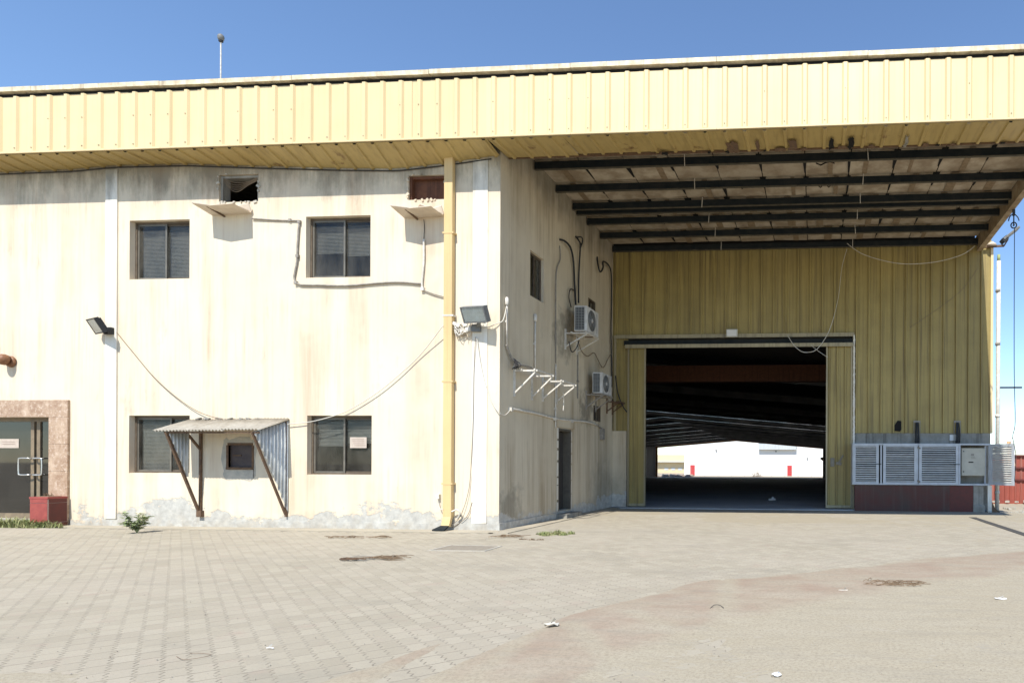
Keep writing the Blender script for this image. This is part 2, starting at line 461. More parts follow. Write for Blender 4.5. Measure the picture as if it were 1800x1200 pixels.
ca, sa = math.cos(ANG), math.sin(ANG)
cells = []
for i in range(-120, 121):
    for j in range(-240, 241):
        u, v = i * PL, j * PW
        x, y = u * ca - v * sa - 3, u * sa + v * ca + 9
        if y < 2.6 or y > 20.3 or (x < XS + .15 and y > 12.55) or x < -19.5 or x > 9: continue
        px, py = proj((x, y, 0))
        if px < -260 or px > 2050 or py > 1420 : continue
        cells.append((py, x, y))
cells.sort(key=lambda c: -c[0])
inframe = [c for c in cells if -5 < proj((c[1], c[2], 0))[0] < 1805 and c[0] < 1215]
def open_px(c):                                # cells that the sand does not bury
    px, py = proj((c[1], c[2], 0)); return px < 560 + (1200 - py) * 1.3
keep = [c for c in inframe if open_px(c)][:300]
keepset = set((c[1], c[2]) for c in keep)
pav = thing('paving', (-6, 8, 0), None, None); props(pav, kind='structure')
def jit(): return (random.uniform(-.0005, .0007), random.uniform(-.004, .004), random.uniform(-.004, .004), random.uniform(-.012, .012))
for c in keep:
    dz, a, b, r = jit()
    instance('paver', paver_me, pav, (c[1], c[2], dz), (a, b, ANG + r))
base = np.array(PV); rest = [c for c in cells if (c[1], c[2]) not in keepset]
allv = []; allf = []
for k, c in enumerate(rest):
    dz, a, b, r = jit()
    cr, sr = math.cos(ANG + r), math.sin(ANG + r)
    v = np.empty_like(base)
    v[:, 0] = base[:, 0] * cr - base[:, 1] * sr + c[1] + 6
    v[:, 1] = base[:, 0] * sr + base[:, 1] * cr + c[2] - 8
    v[:, 2] = base[:, 2] + dz + base[:, 0] * b + base[:, 1] * a
    allv.append(v); o_ = k * len(PV)
    allf += [tuple(q + o_ for q in f) for f in PF]
me = bpy.data.meshes.new('paver_field'); me.from_pydata(np.concatenate(allv).tolist(), [], allf); me.materials.append(PAVER)
o = bpy.data.objects.new('paver_field', me); col.objects.link(o); o.parent = pav; o['kind'] = 'stuff'

m_ = MB(); m_.add([(-20, 2, -.0012), (9.5, 2, -.0012), (9.5, 20.1, -.0012), (-20, 20.1, -.0012)], [(0, 1, 2, 3)])
props(m_.build('paving_bed', simple('joint_sand', (.20, .175, .135), (.285, .255, .20), 1.3, .95)), kind='structure')
# concrete strip along the office wall
m_ = MB(); m_.box((-22, 12.62, -.03), (XS + .10, YF + .05, .018)); m_.box((XS + .0, 12.62, -.03), (XS + .42, YB - .5, .016))
props(m_.build('concrete_strip', CONCP), kind='structure')

# wind-blown sand: a low heightfield, thickest along a drift that crosses the yard
def sand_mat():
    m = Mat('windblown_sand', .97, 0, .08)
    at = node(m.t, 'ShaderNodeAttribute', attribute_name='pink').outputs['Fac']
    c = m.mix(at, (.365, .32, .235), (.31, .23, .172))
    c = m.mix(m.math('MULTIPLY', m.ramp(m.noise(scale=(.6, 1.6, 1), sc_=1.4, detail=9, rough=.75), .4, .65), .6), c, (.40, .36, .28))
    c = m.mix(m.math('MULTIPLY', m.ramp(m.noise(sc_=38, detail=5, rough=.8), .47, .60), .5), c, (.22, .185, .135))
    c = m.mix(m.math('MULTIPLY', m.ramp(m.noise(scale=(.35, 2.2, 1), sc_=2.6, detail=8, rough=.75, off=(3, 3, 0)), .5, .68), .45), c, (.26, .235, .19))
    c = m.mix(m.math('MULTIPLY', m.ramp(m.noise(scale=(1, 3, 1), sc_=9, detail=6, rough=.75), .5, .75), .4), c, (.255, .215, .17))
    m.color(c); m.bump(m.noise(sc_=120, detail=5), .5, .006); return m.m
SAND = sand_mat()
gx = np.arange(-7.2, 9.01, .04); gy = np.arange(2.4, 19.6, .04)
X, Y = np.meshgrid(gx, gy)
edge_px = [(430, 1330), (560, 1200), (800, 1120), (1000, 1080), (1230, 1022), (1500, 995), (1800, 968), (2200, 940)]
low_px = [(820, 1330), (930, 1200), (1090, 1140), (1300, 1085), (1500, 1045), (1800, 1003), (2200, 965)]
def curve(pxs):
    q = [GP(*p) for p in pxs]
    return np.array([p.x for p in q]), np.array([p.y for p in q])
ex, ey = curve(edge_px); lx, ly = curve(low_px)
def signed(cx_, cy_, X, Y):
    """distance below the curve (towards the camera side) measured along y, in x order"""
    o_ = np.argsort(cx_); return np.interp(X, cx_[o_], cy_[o_]) - Y
wob = (fbm(X * 1.3, Y * 1.3, 4, 3) - .47) * 1.1
dE = signed(ex, ey, X, Y) + wob * .55
dL = signed(lx, ly, X, Y) + wob * .5
n1 = fbm(X * 3.1, Y * 3.1, 4, 11) - .47; n2 = fbm(X * 12, Y * 12, 3, 21) - .45; n3 = fbm(X * .8, Y * .8, 3, 31) - .45
sm = lambda d, a, b: np.clip((d - a) / (b - a), 0, 1) ** 2 * (3 - 2 * np.clip((d - a) / (b - a), 0, 1))
H = -.0066 + .0105 * sm(dE, -.12, .25) + .008 * sm(dE, .1, .9) * (1 - sm(dL, -.3, .5)) - .0026 * sm(dL, .1, 1.2) + .006 * n1 + .0045 * n2 + .007 * n3
H = H + .0042 * sm(X + Y * .35, -1.5, 5.0)
H = H + .006 * sm(Y, 14.5, 17.5) * sm(n3 + .1, 0, .25)
pink = sm(dE, -.05, .22) * (1 - sm(dL, -.35, .25)) * (.72 + 1.1 * n1)
# tyre tracks pressed through the drift
def track(p0, p1, w, X, Y):
    a = GP(*p0); b = GP(*p1); d = (b - a); L = d.length; d.normalize()
    s = (X - a.x) * d.x + (Y - a.y) * d.y; t = -(X - a.x) * d.y + (Y - a.y) * d.x
    return np.clip(1 - np.abs(t) / w, 0, 1) ** .6 * ((s > -.2) & (s < L + .2)), t
for p0, p1, w in (((1285, 1000), (1262, 1130), .13), ((1120, 1080), (1330, 1180), .10), ((880, 1115), (700, 1230), .12), ((935, 1110), (760, 1250), .10), ((1010, 1100), (1110, 1200), .09), ((1400, 1075), (1800, 1010), .12), ((640, 1160), (730, 1215), .10)):
    tr_, t_ = track(p0, p1, w * 1.35, X, Y)
    pink = pink * (1 - .85 * tr_); H = H - .002 * tr_ + .0024 * tr_ * np.sin(t_ * 110)
H = H + .0011 * np.sin((X * .35 + Y) * 62) * np.clip(dE * 3, 0, 1)
edgefade = np.minimum.reduce([X - gx[0], gx[-1] - X, Y - gy[0], gy[-1] - Y])
H = np.where(edgefade < .3, H - .02 * (1 - edgefade / .3), H)
mask_off = (X < XS + .05) & (Y > 12.6)
H = np.where(mask_off, -.03, H)
ny, nx = X.shape
idx = np.arange(nx * ny).reshape(ny, nx)
quads = np.stack([idx[:-1, :-1], idx[:-1, 1:], idx[1:, 1:], idx[1:, :-1]], -1).reshape(-1, 4)
hq = H.reshape(-1)[quads].max(1); quads = quads[hq > -.010]
me = bpy.data.meshes.new('sand_drift')
me.from_pydata(np.stack([X, Y, H], -1).reshape(-1, 3).tolist(), [], quads.tolist())
at_ = me.attributes.new('pink', 'FLOAT', 'POINT'); at_.data.foreach_set('value', np.clip(pink, 0, 1).reshape(-1).astype(np.float32))
me.polygons.foreach_set('use_smooth', [True] * len(me.polygons)); me.materials.append(SAND)
o = bpy.data.objects.new('sand_drift', me); col.objects.link(o)
props(o, 'pinkish wind-blown sand drifted across the paved yard', 'sand', kind='stuff')

# floor of the hall
m_ = MB(); n = 24
for i in range(n):
    y0 = YB - .55 + (YE - YB + .5) * i / n; y1 = YB - .55 + (YE - YB + .5) * (i + 1) / n
    m_.add([(-41, y0, gz(y0) + .03), (5.6, y0, gz(y0) + .03), (5.6, y1, gz(y1) + .03), (-41, y1, gz(y1) + .03)], [(0, 1, 2, 3)])
m_.add([(-6.4, YB - .56, -.02), (1.4, YB - .56, -.02), (1.4, YB - .55, .03), (-6.4, YB - .55, .03)], [(0, 1, 2, 3)])
props(m_.build('hall_floor', HFLOOR), kind='structure')

# ================================================================== BUILDING
bld = thing('industrial_building', (XS, YF, 0), 'cream office block joined to a yellow metal warehouse under a deep canopy', 'building')
XL = -23.0
def holed(u0, u1, z0, z1, holes, P, depth, nrm_sign):
    """a wall face with openings; P(u, z, d) gives the point d metres inside the face"""
    m = MB()
    us = sorted({u0, u1, *[h[0] for h in holes], *[h[1] for h in holes]}); zs = sorted({z0, z1, *[h[2] for h in holes], *[h[3] for h in holes]})
    for i in range(len(us) - 1):
        for j in range(len(zs) - 1):
            a, b, c, d = us[i], us[i + 1], zs[j], zs[j + 1]
            if any(h[0] - 1e-6 <= a and b <= h[1] + 1e-6 and h[2] - 1e-6 <= c and d <= h[3] + 1e-6 for h in holes): continue
            m.add([P(a, c, 0), P(b, c, 0), P(b, d, 0), P(a, d, 0)], [(0, 1, 2, 3)])
            m.add([P(a, c, depth), P(b, c, depth), P(b, d, depth), P(a, d, depth)], [(3, 2, 1, 0)])
    for h in holes:
        a, b, c, d = h
        m.add([P(a, c, 0), P(a, d, 0), P(a, d, depth), P(a, c, depth)], [(0, 1, 2, 3)])
        m.add([P(b, c, 0), P(b, d, 0), P(b, d, depth), P(b, c, depth)], [(3, 2, 1, 0)])
        m.add([P(a, d, 0), P(b, d, 0), P(b, d, depth), P(a, d, depth)], [(0, 1, 2, 3)])
        m.add([P(a, c, 0), P(b, c, 0), P(b, c, depth), P(a, c, depth)], [(3, 2, 1, 0)])
    return m
def rectF(x0, y0, x1, y1):
    a, b = FW(x0, y0), FW(x1, y1); return [a.x, b.x, b.z, a.z]
win_up_l = rectF(228, 388, 333, 490); win_up_r = rectF(538, 381, 651, 487)
win_lo_l = rectF(227, 730, 333, 832); win_lo_r = rectF(540, 730, 653, 835)
hole_l = rectF(385, 308, 454, 354); hole_r = rectF(718, 309, 783, 350)
entr = [XL + .9, FW(90, 733).x, 0.14, FW(90, 733).z]
hatch = rectF(402, 782, 443, 821)
PFw = lambda u, z, d: (u, YF + d, z)
front_holes = [win_up_l, win_up_r, win_lo_l, win_lo_r, hole_l, hole_r, entr, hatch]
fw = holed(XL, XS, -.05, 8.35, front_holes, PFw, .24, 1)
fw.build('front_wall', CREAM, bld)
PSw = lambda u, z, d: (XS - d, u, z)
sdoor = [16.12, 17.0, .2, 2.40]
swin = [14.49, 15.24, 5.47, 6.56]
svent = [SW(1034, 525).y, SW(1046, 545).y, SW(1040, 546).z, SW(1040, 527).z]
sopen = [SW(1043, 712).y, SW(1055, 740).y, SW(1048, 740).z, SW(1048, 713).z]
sw = holed(YF, YB, -.05, 8.95, [sdoor, swin, svent, sopen], PSw, .235, 1)
# the side face of the front wall's own thickness is part of this sheet
sw.build('side_wall', GREYW, bld)
MB().box((XL, YF + .30, -.05), (XL + .2, YB + .4, 9.0)).build('end_wall', CREAM, bld)
MB().box((XL + .2, YF + 4.2, -.05), (XS - .24, YF + 4.3, 8.8)).build('inner_wall', INSIDE, bld)
MB().box((XL + .2, YF + .26, 4.0), (XS - .26, YF + 4.2, 4.15)).build('inner_floor', INSIDE, bld)
MB().box((XL + .2, YF + .26, .05), (XS - .26, YF + 4.2, .12)).build('ground_slab', INSIDE, bld)
# plinth
m_ = MB(); m_.box((FW(125, 915).x, YF - .022, -.05), (XS + .022, YF - .001, .155)); m_.build('plinth', CREAM, bld)
m_ = MB(); m_.box((XS + .001, YF - .0215, -.05), (XS + .0225, sdoor[0] - .1, .165)); m_.box((XS + .001, sdoor[1] + .1, -.05), (XS + .022, YB, .165)); m_.build('side_plinth', GREYW, bld)
MB().box((XS + .002, sdoor[0] - .1, -.05), (XS + .30, sdoor[1] + .1, .13)).build('door_step', CONC, bld, bevel=.01)
# painted pilasters
a, b = FW(187, 600).x, FW(207, 600).x
MB().box((a, YF - .03, .17), (b, YF - .002, 8.05)).build('pilaster', WHITE_STRIP, bld)
a, b = FW(831, 600).x, FW(857, 600).x
MB().box((a, YF - .02, .16), (b, YF - .002, 8.02)).build('pilaster', WHITE_STRIP, bld)

def window(r, blind_top, split=.47, blinds=(0.9, 0.9), drop=(0, 0)):
    x0, x1, z0, z1 = r; y = YF + .16
    w = MB(); t = .045
    w.box((x0 + .003, y - .04, z0 + .003), (x0 + t, y + .05, z1 - .003)); w.box((x1 - t, y - .04, z0 + .003), (x1 - .003, y + .05, z1 - .003))
    w.box((x0 + t, y - .04, z0 + .003), (x1 - t, y + .05, z0 + t)); w.box((x0 + t, y - .04, z1 - t), (x1 - t, y + .05, z1 - .003))
    win = w.build('window', BRONZE, bld)
    xm = x0 + (x1 - x0) * split
    for k, (a, b, dy) in enumerate(((x0 + t, xm + .03, .0), (xm - .03, x1 - t, .028))):
        s = MB(); q = .038; yy = y - .012 + dy
        s.box((a, yy - .012, z0 + t), (a + q, yy + .012, z1 - t)); s.box((b - q, yy - .012, z0 + t), (b, yy + .012, z1 - t))
        s.box((a + q, yy - .012, z0 + t), (b - q, yy + .012, z0 + t + q)); s.box((a + q, yy - .012, z1 - t - q), (b - q, yy + .012, z1 - t))
        s.build('sash', SILVERF if k == 0 else BRONZE, win)
        MB().box((a + q - .004, yy - .003, z0 + t + q - .004), (b - q + .004, yy + .003, z1 - t - q + .004)).build('pane', GLASS, win)
        bl = MB(); top = z1 - t - drop[k]; bot = z1 - (z1 - z0) * blinds[k]
        zz = top
        while zz > bot and blinds[k] > 0:
            bl.obox(((a + b) / 2, y + .075, zz), (b - a - .03, .03, .0035), Matrix.Rotation(math.radians(58), 3, 'X')); zz -= .031
        if blinds[k] > 0: bl.build('blind', BLIND, win)
    MB().box((x0 + .003, YF + .008, z0 - .004), (x1 - .003, y - .041, z0 + .012)).build('sill', CREAM, win)
    return win
window(win_up_l, 0, .5, (.95, .95), (.12, .05))
window(win_up_r, 0, .52, (.55, .6), (.1, .1))
window(win_lo_l, 0, .58, (.95, .0), (.10, 0))
wlr = window(win_lo_r, 0, .5, (.5, .45), (.08, .08))
a, b = FW(615, 768, -.12), FW(644, 787, -.12)
nt = MB().box((a.x, YF + .125, b.z), (b.x, YF + .128, a.z)).build('notice', PAPER, wlr)
m_ = MB()
for k in range(4): m_.box((a.x + .04 + .02 * k, YF + .122, a.z - .055 - k * .045), (b.x - .06 + .01 * k, YF + .124, a.z - .045 - k * .045))
m_.build('notice_text', INK, wlr)

# wall openings left by removed air conditioners
for r, fill in ((hole_l, None), (hole_r, BROWNBRD)):
    m = MB(); t = .055
    x0, x1, z0, z1 = r
    m.box((x0 + .003, YF + .04, z0 + .003), (x0 + t, YF + .22, z1 - .003)); m.box((x1 - t, YF + .04, z0 + .003), (x1 - .003, YF + .22, z1 - .003))
    m.box((x0 + t, YF + .05, z1 - t), (x1 - t, YF + .22, z1 - .003))
    rev = m.build('opening_frame', BROWNBRD if fill else CONC, bld)
    if fill:
        MB().box((x0 + t, YF + .15, z0 + .004), (x1 - t, YF + .18, z1 - t)).build('board', fill, rev)
    e = MB()
    for k in range(16):                       # broken plaster lumps round the rim
        u = random.random(); side = random.choice('blrtb')
        p = {'b': (x0 + u * (x1 - x0), z0 - .01), 't': (x0 + u * (x1 - x0), z1 + .01), 'l': (x0 - .01, z0 + u * (z1 - z0)), 'r': (x1 + .01, z0 + u * (z1 - z0))}[side]
        s = random.uniform(.02, .055)
        e.obox((p[0], YF - .006 + random.uniform(-.006, .004), p[1]), (s * 1.6, .03, s), Matrix.Rotation(random.uniform(0, 3), 3, 'Y'))
    e.build('broken_rim', PLINTH if not fill else CREAM, rev)['kind'] = 'stuff'
x0, x1, z0, z1 = hole_l
m_ = MB()
for k in range(5):
    z = z1 - .07 - k * .02
    m_.tube(smoothpath([(x0 + .03, YF + .06, z + .03), (x0 + .35, YF + .05, z - .09 - .03 * k), (x0 + .65, YF + .06, z - .06), (x1 - .03, YF + .06, z + .05)]), .006, 5)
props(m_.build('loose_cable', CABLEBR, None, loc=(x0, YF, z1)), 'loose wires hanging across the empty left wall opening', 'cable')

# hatch under the awning
x0, x1, z0, z1 = hatch
h = MB().box((x0 + .003, YF + .05, z0 + .003), (x1 - .003, YF + .09, z1 - .003)).build('hatch', HATCHM, bld)
m_ = MB(); t = .05
m_.box((x0 - .02, YF - .012, z1), (x1 + .02, YF + .05, z1 + t)); m_.box((x0 - .04, YF - .03, z0 - .05), (x1 + .04, YF + .05, z0)); m_.box((x0 - t, YF - .012, z0), (x0, YF + .05, z1)); m_.box((x1, YF - .012, z0), (x1 + t, YF + .05, z1))
m_.build('hatch_frame', RUSTY, h)
MB().box((x0 + .05, YF + .035, z0 + .25), (x1 - .3, YF + .05, z0 + .28)).build('hatch_bar', RUSTY, h)

pts = []
xc, zc = (x0 + x1) / 2 - .02, (z0 + z1) / 2 - .06
for k in range(28):
    a = 2 * math.pi * k / 28
    pts.append((xc + .42 * math.copysign(abs(math.cos(a)) ** .35, math.cos(a)) * random.uniform(.86, 1.05), YF - .0035, zc + .50 * math.copysign(abs(math.sin(a)) ** .35, math.sin(a)) * random.uniform(.85, 1.04)))
hole = [(x0 - .052, z0 - .05), (x1 + .052, z0 - .05), (x1 + .052, z1 + .052), (x0 - .052, z1 + .052)]
m_ = MB(); inner = []
for p in pts:
    ix = min(max(p[0], x0 - .05), x1 + .05); iz = min(max(p[2], z0 - .04), z1 + .05); inner.append((ix, YF - .0035, iz))
n = len(pts); m_.add(pts + inner, [(i, (i + 1) % n, n + (i + 1) % n, n + i) for i in range(n)])
m_.build('cement_patch', PLINTH, h)

# entrance with brown marble surround
x1 = entr[1]; z1 = entr[3]
ox = FW(123, 800).x; oz = FW(100, 703).z
m_ = MB(); ent = m_.box((XL + .5, YF - .05, z1), (ox, YF - .002, oz)).build('marble_surround', MARBLE, bld, bevel=.004)
nz = 4
for k in range(nz):
    za, zb = .02 + (z1 - .02) * k / nz, .02 + (z1 - .02) * (k + 1) / nz
    MB().box((x1, YF - .05, za + .002), (ox, YF - .002, zb - .002)).build('marble_slab', MARBLE, ent, bevel=.003)
MB().box((x1 - .012, YF + .001, .14), (x1 + .0, YF + .235, z1)).build('marble_reveal', DARKRED, ent)
MB().box((XL + .9, YF - .06, .02), (x1, YF + .24, .135)).build('threshold', CONC, ent)
yd = YF + .2
xd = [x1 - 1.95, x1 - .62, x1 - .02]
m_ = MB()
for a in (xd[0], xd[1] - .12, xd[1] + .03, xd[2] - .05): m_.box((a, yd - .03, .16), (a + .085, yd + .03, z1 - .09))
m_.box((xd[0] - 3, yd - .035, z1 - .09), (xd[2] + .03, yd + .035, z1 - .004)); m_.box((xd[0] - 3, yd - .03, .14), (xd[2], yd + .03, .26))
dr = m_.build('entrance_door', simple('brown_door_stile', (.25, .19, .12), (.17, .13, .085), 6, .5), bld)
MB().box((xd[0] - 3, yd - .005, .26), (xd[1] - .12, yd + .005, z1 - .09)).build('pane', DOORGL, dr)
MB().box((xd[1] + .115, yd - .005, .26), (xd[2] - .05, yd + .005, z1 - .09)).build('pane', DOORGL, dr)
def handle(xc, sgn):
    p = [(xc, yd - .03, 1.52), (xc, yd - .12, 1.53), (xc + sgn * .20, yd - .13, 1.53), (xc + sgn * .235, yd - .13, 1.48), (xc + sgn * .235, yd - .13, 1.20), (xc + sgn * .20, yd - .13, 1.15), (xc, yd - .12, 1.15), (xc, yd - .03, 1.16)]
    MB().tube(smoothpath(p, 4), .017, 8).build('handle', STEELH, dr, True)
handle(xd[1] - .05, -1); handle(xd[1] + .06, 1)
a, b = FW(-20, 771, -.19), FW(33, 787, -.19)
MB().box((a.x, yd - .012, b.z), (b.x, yd - .008, a.z)).build('notice', PAPER, dr)
m_ = MB()
for k in range(2): m_.box((b.x - .42, yd - .016, a.z - .07 - k * .05), (b.x - .09, yd - .013, a.z - .062 - k * .05))
m_.build('notice_text', INK, dr)

# side wall door and window
y0, y1, z0, z1 = sdoor
m_ = MB(); t = .06
m_.box((XS - .2, y0 + .003, z0), (XS + .02, y0 + t, z1 - .003)); m_.box((XS - .2, y1 - t, z0), (XS + .02, y1 - .003, z1 - .003)); m_.box((XS - .2, y0 + t, z1 - t), (XS + .02, y1 - t, z1 - .003))
sd = m_.build('side_door', SILVERF, bld)
MB().box((XS - .235, y0 + t + .1, z0 + .02), (XS - .19, y1 - t, z1 - t - .01)).build('door_leaf', INSIDE, sd)
m_ = MB()
for yy in (y0 - .05, y1 + .0):
    z = .2
    while z < z1 - .1:
        L = random.uniform(.18, .42); m_.box((XS + .002, yy, z), (XS + .022, yy + .06, z + L)); z += L + random.uniform(.02, .07)
m_.build('white_sun_dashes', WHITE_STRIP, sd)  # white dashes put sun catching the door edges into the shape
MB().box((XS + .002, y0 - .1, z1 + .03), (XS + .03, y1 + .25, z1 + .26)).build('lintel', GREYW, sd)
y0, y1, z0, z1 = swin
m_ = MB(); t = .05
m_.box((XS - .12, y0 + .003, z0 + .003), (XS - .07, y0 + t, z1 - .003)); m_.box((XS - .12, y1 - t, z0 + .003), (XS - .07, y1 - .003, z1 - .003)); m_.box((XS - .12, y0 + t, z1 - t), (XS - .07, y1 - t, z1 - .003)); m_.box((XS - .12, y0 + t, z0 + .003), (XS - .07, y1 - t, z0 + t)); m_.box((XS - .115, (y0 + y1) / 2 - .02, z0 + t), (XS - .075, (y0 + y1) / 2 + .02, z1 - t))
sw_ = m_.build('side_window', BRONZE, bld)
for a, b in ((y0 + t, (y0 + y1) / 2 - .02), ((y0 + y1) / 2 + .02, y1 - t)):
    MB().box((XS - .10, a - .005, z0 + t - .005), (XS - .094, b + .005, z1 - t + .005)).build('pane', GLASS, sw_)
for r in (svent, sopen):
    y0, y1, z0, z1 = r
    MB().box((XS - .2, y0 + .002, z0 + .002), (XS - .15, y1 - .002, z1 - .002)).build('boarded_opening', INSIDE, bld)
    f = MB(); t = .035
    f.box((XS - .1, y0 + .003, z0 + .003), (XS + .012, y0 + t, z1 - .003)); f.box((XS - .1, y1 - t, z0 + .003), (XS + .012, y1 - .003, z1 - .003)); f.box((XS - .1, y0 + t, z1 - t), (XS + .012, y1 - t, z1 - .003)); f.box((XS - .1, y0 + t, z0 + .003), (XS + .012, y1 - t, z0 + t))
    f.build('opening_frame', BRONZE, bld)

# ------------------------------------------------------------------ fascia, soffit, roof
ZB, ZT = 8.185, 9.455
XR = 5.30
XFR = 5.32
pitch = .40
x = -22.8; k = 0
while x < XFR - .05:
    w = min(4 * pitch, XFR - x)
    m = MB(); jz = random.uniform(-.006, .006)
    m.profile((x, YFA + random.uniform(-.004, .004), ZB + .015 + jz), (1, 0, 0), (0, 0, ZT - ZB - .06), (0, -1, 0), ribs(w, pitch, .065, .038, .10, .032))
    fs = m.build('fascia_sheet', FASC, bld, solid=.002)
    sc_m = MB()
    for q in range(4):
        xx = x + .1615 + q * pitch
        if xx < XFR - .1:
            sc_m.box((xx - .012, YFA - .046, ZB + .085), (xx + .012, YFA - .0385, ZB + .105))
            if random.random() < .45: sc_m.box((xx - .01, YFA - .046, ZB + .7), (xx + .01, YFA - .0385, ZB + .716))
    sc_m.build('screw_heads', TRIM, fs)
    x += w; k += 1
x = -23.0
while x < XFR:                                 # roof edge flashing, laid in lengths
    w = min(3.0, XFR + .04 - x); dz = random.uniform(-.012, .012)
    MB().box((x + .004, YFA - .075, ZT + .04 + dz), (x + w - .004, YFA + .14, ZT + .135 + dz)).build('roof_flashing', CAPM, bld)
    x += 3.0
MB().box((-23, YFA + .02, ZT - .25), (XFR, YFA + .06, ZT + .03)).build('fascia_backing', BLACK, bld)
x = -23.0
while x < XFR:
    w = min(3.0, XFR - x)
    MB().box((x + .002, YFA - .05, ZB - .022), (x + w - .002, YFA + .03, ZB + .012)).build('fascia_lip', FASC, bld)
    x += 3.0
_sp = [FW(*q) for q in ((-300, 312), (0, 305), (130, 300), (200, 293), (330, 290), (450, 294), (600, 298), (700, 299), (780, 290), (877, 276))]
def soff_z(x): return float(np.interp(x, [q.x for q in _sp], [q.z for q in _sp])) + .03
x = -23.0; p = .40
while x < XS - .02:
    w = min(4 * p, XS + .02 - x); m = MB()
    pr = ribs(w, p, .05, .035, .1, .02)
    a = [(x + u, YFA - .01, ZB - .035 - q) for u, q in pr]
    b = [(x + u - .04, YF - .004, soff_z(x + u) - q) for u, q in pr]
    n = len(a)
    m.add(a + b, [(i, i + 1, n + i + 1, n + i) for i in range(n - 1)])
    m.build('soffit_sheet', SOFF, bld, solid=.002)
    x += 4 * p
MB().tube([(x_, YF - .02, soff_z(x_) - .06) for x_ in np.arange(-20, XS, .2)], .013, 5).build('soffit_cord', CABLE, bld)
x = XS + .02
while x < XFR - .1:
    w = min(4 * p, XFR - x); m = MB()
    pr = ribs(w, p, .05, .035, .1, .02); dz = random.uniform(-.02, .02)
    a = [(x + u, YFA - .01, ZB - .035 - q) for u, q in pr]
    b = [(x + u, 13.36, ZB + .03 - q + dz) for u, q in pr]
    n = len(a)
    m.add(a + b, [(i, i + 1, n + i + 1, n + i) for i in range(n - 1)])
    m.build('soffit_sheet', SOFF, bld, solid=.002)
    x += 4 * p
m_ = MB(); m_.box((XS + .02, 13.365, ZB - .01), (XFR, 13.39, ZB + .06)); sr = m_.build('soffit_edge', RUSTY, bld)
for k in range(26):                            # rust holes and torn ends along the soffit edge
    xx = random.uniform(-3.5, XFR - .3); s = random.uniform(.03, .13)
    MB().obox((xx, 13.34 - s * .4, ZB - .025 + random.uniform(-.01, .0)), (s, s * 1.3, .012), Matrix.Rotation(random.uniform(0, 3), 3, 'Z')).build('rust_flake', RUSTY if k % 3 else BLACK, sr)
for px, wd, mt in ((1284, .30, RUSTY), (1391, .22, RUSTY), (1462, .12, BLACK), (1496, .14, BLACK), (1594, .10, CONC), (1330, .12, RUSTY)):
    c0 = on(2, ZB - .05, px, 245); n = 23; pts = []
    for k in range(n):
        a = 2 * math.pi * k / n; pts.append((c0.x + wd * .5 * math.copysign(abs(math.cos(a)) ** .5, math.cos(a)) * random.uniform(.35, 1.15), 13.08 + .27 * math.copysign(abs(math.sin(a)) ** .4, math.sin(a)) * random.uniform(.55, 1.0), ZB - .045 - .012 * random.random()))
    MB().prism(pts, (0, 0, -.006)).build('rust_patch', mt, sr)
MB().box((XL, YFA + .07, 9.16), (XFR, YB + .3, 9.24)).build('roof', CAPM, bld)

# canopy ceiling boards between dark purlins
PY = [14.62, 15.87, 17.01, 18.10, 19.23, 20.46]
bays = [13.40] + PY + [YB]
nb = 11; bw = (XR - .135 - XS) / nb
lens = {}
for j in range(len(bays) - 1):
    y0, y1 = bays[j], bays[j + 1]
    if y1 - y0 < .2: continue
    for i in range(nb):
        cx_ = XS + bw * (i + .5)
        m = MB().box((-bw / 2 + .012, -(y1 - y0) / 2 + .01, -.012), (bw / 2 - .012, (y1 - y0) / 2 - .01, .012))
        key = j
        if key not in lens:
            lens[key] = m.mesh('ceiling_board', (0, 0, 0)); lens[key].materials.append(BOARD)
        instance('ceiling_board', lens[key], bld, (cx_, (y0 + y1) / 2, 8.80 + random.uniform(-.012, .012)), (random.uniform(-.012, .012), random.uniform(-.022, .022), 0))
        if random.random() < .92:             # torn black lining showing at the joint
            s = random.uniform(.08, .20); xx = XS + bw * (i + 1) + random.uniform(-.02, .02); ya = y0 + random.uniform(.0, .25) * (y1 - y0)
            if i < nb - 1:
                yb = y0 + random.uniform(.55, 1.0) * (y1 - y0)
                MB().prism([(xx - s / 2, ya, 8.775), (xx + s / 2, ya, 8.775), (xx + s * .1, yb, 8.782), (xx - s * .1, yb, 8.782)], (0, 0, -.012)).build('torn_lining', BLACK, bld)
        if random.random() < .62:
            s = random.uniform(.08, .24); xx = XS + bw * (i + random.uniform(.25, .7))
            MB().box((xx, y0 + .06, 8.765), (xx + s, y1 - .03, 8.772)).build('stained_tape', TAPE, bld)
        if random.random() < .42 and i > 3:
            xx = XS + bw * (i + .25); yy = (y0 + y1) / 2
            q = [(xx + t * .11, yy + random.uniform(-.14, .14), 8.768) for t in range(5)]
            MB().tube(q, .015, 4).build('ceiling_crack', BLACK, bld)
MB().box((XS, 13.41, 8.86), (XR - .09, YB + .02, 8.90)).build('lining', BLACK, bld)
for k, y in enumerate(PY + [17.30]):
    z0 = 8.545 if k < 6 else 8.52
    a, b = XS + .03, XR - .12
    m = MB(); m.box((a, y - .004, z0), (b, y + .004, z0 + .17)); m.box((a, y + .004, z0 + .162), (b, y + .075, z0 + .17)); m.box((a, y + .004, z0), (b, y + .075, z0 + .006))
    pu = m.build('purlin', DARK, bld)
    MB().box((a, y + .075, z0 - .0015), (b, y + .083, z0 + .024)).build('purlin_lip', LIP, pu)
    MB().box((a, y - .003, z0 - .018), (b, y + .07, z0 - .002)).build('lower_flange', LIP, pu)
for px in (1203, 1525):
    xr = on(1, PY[0], px, 283).x
    for k, y in enumerate(PY):
        MB().cyl((xr + random.uniform(-.02, .02), y - .02, 8.50), (xr, y - .012, 8.775), .010, 6).build('sag_rod', PVC, bld)
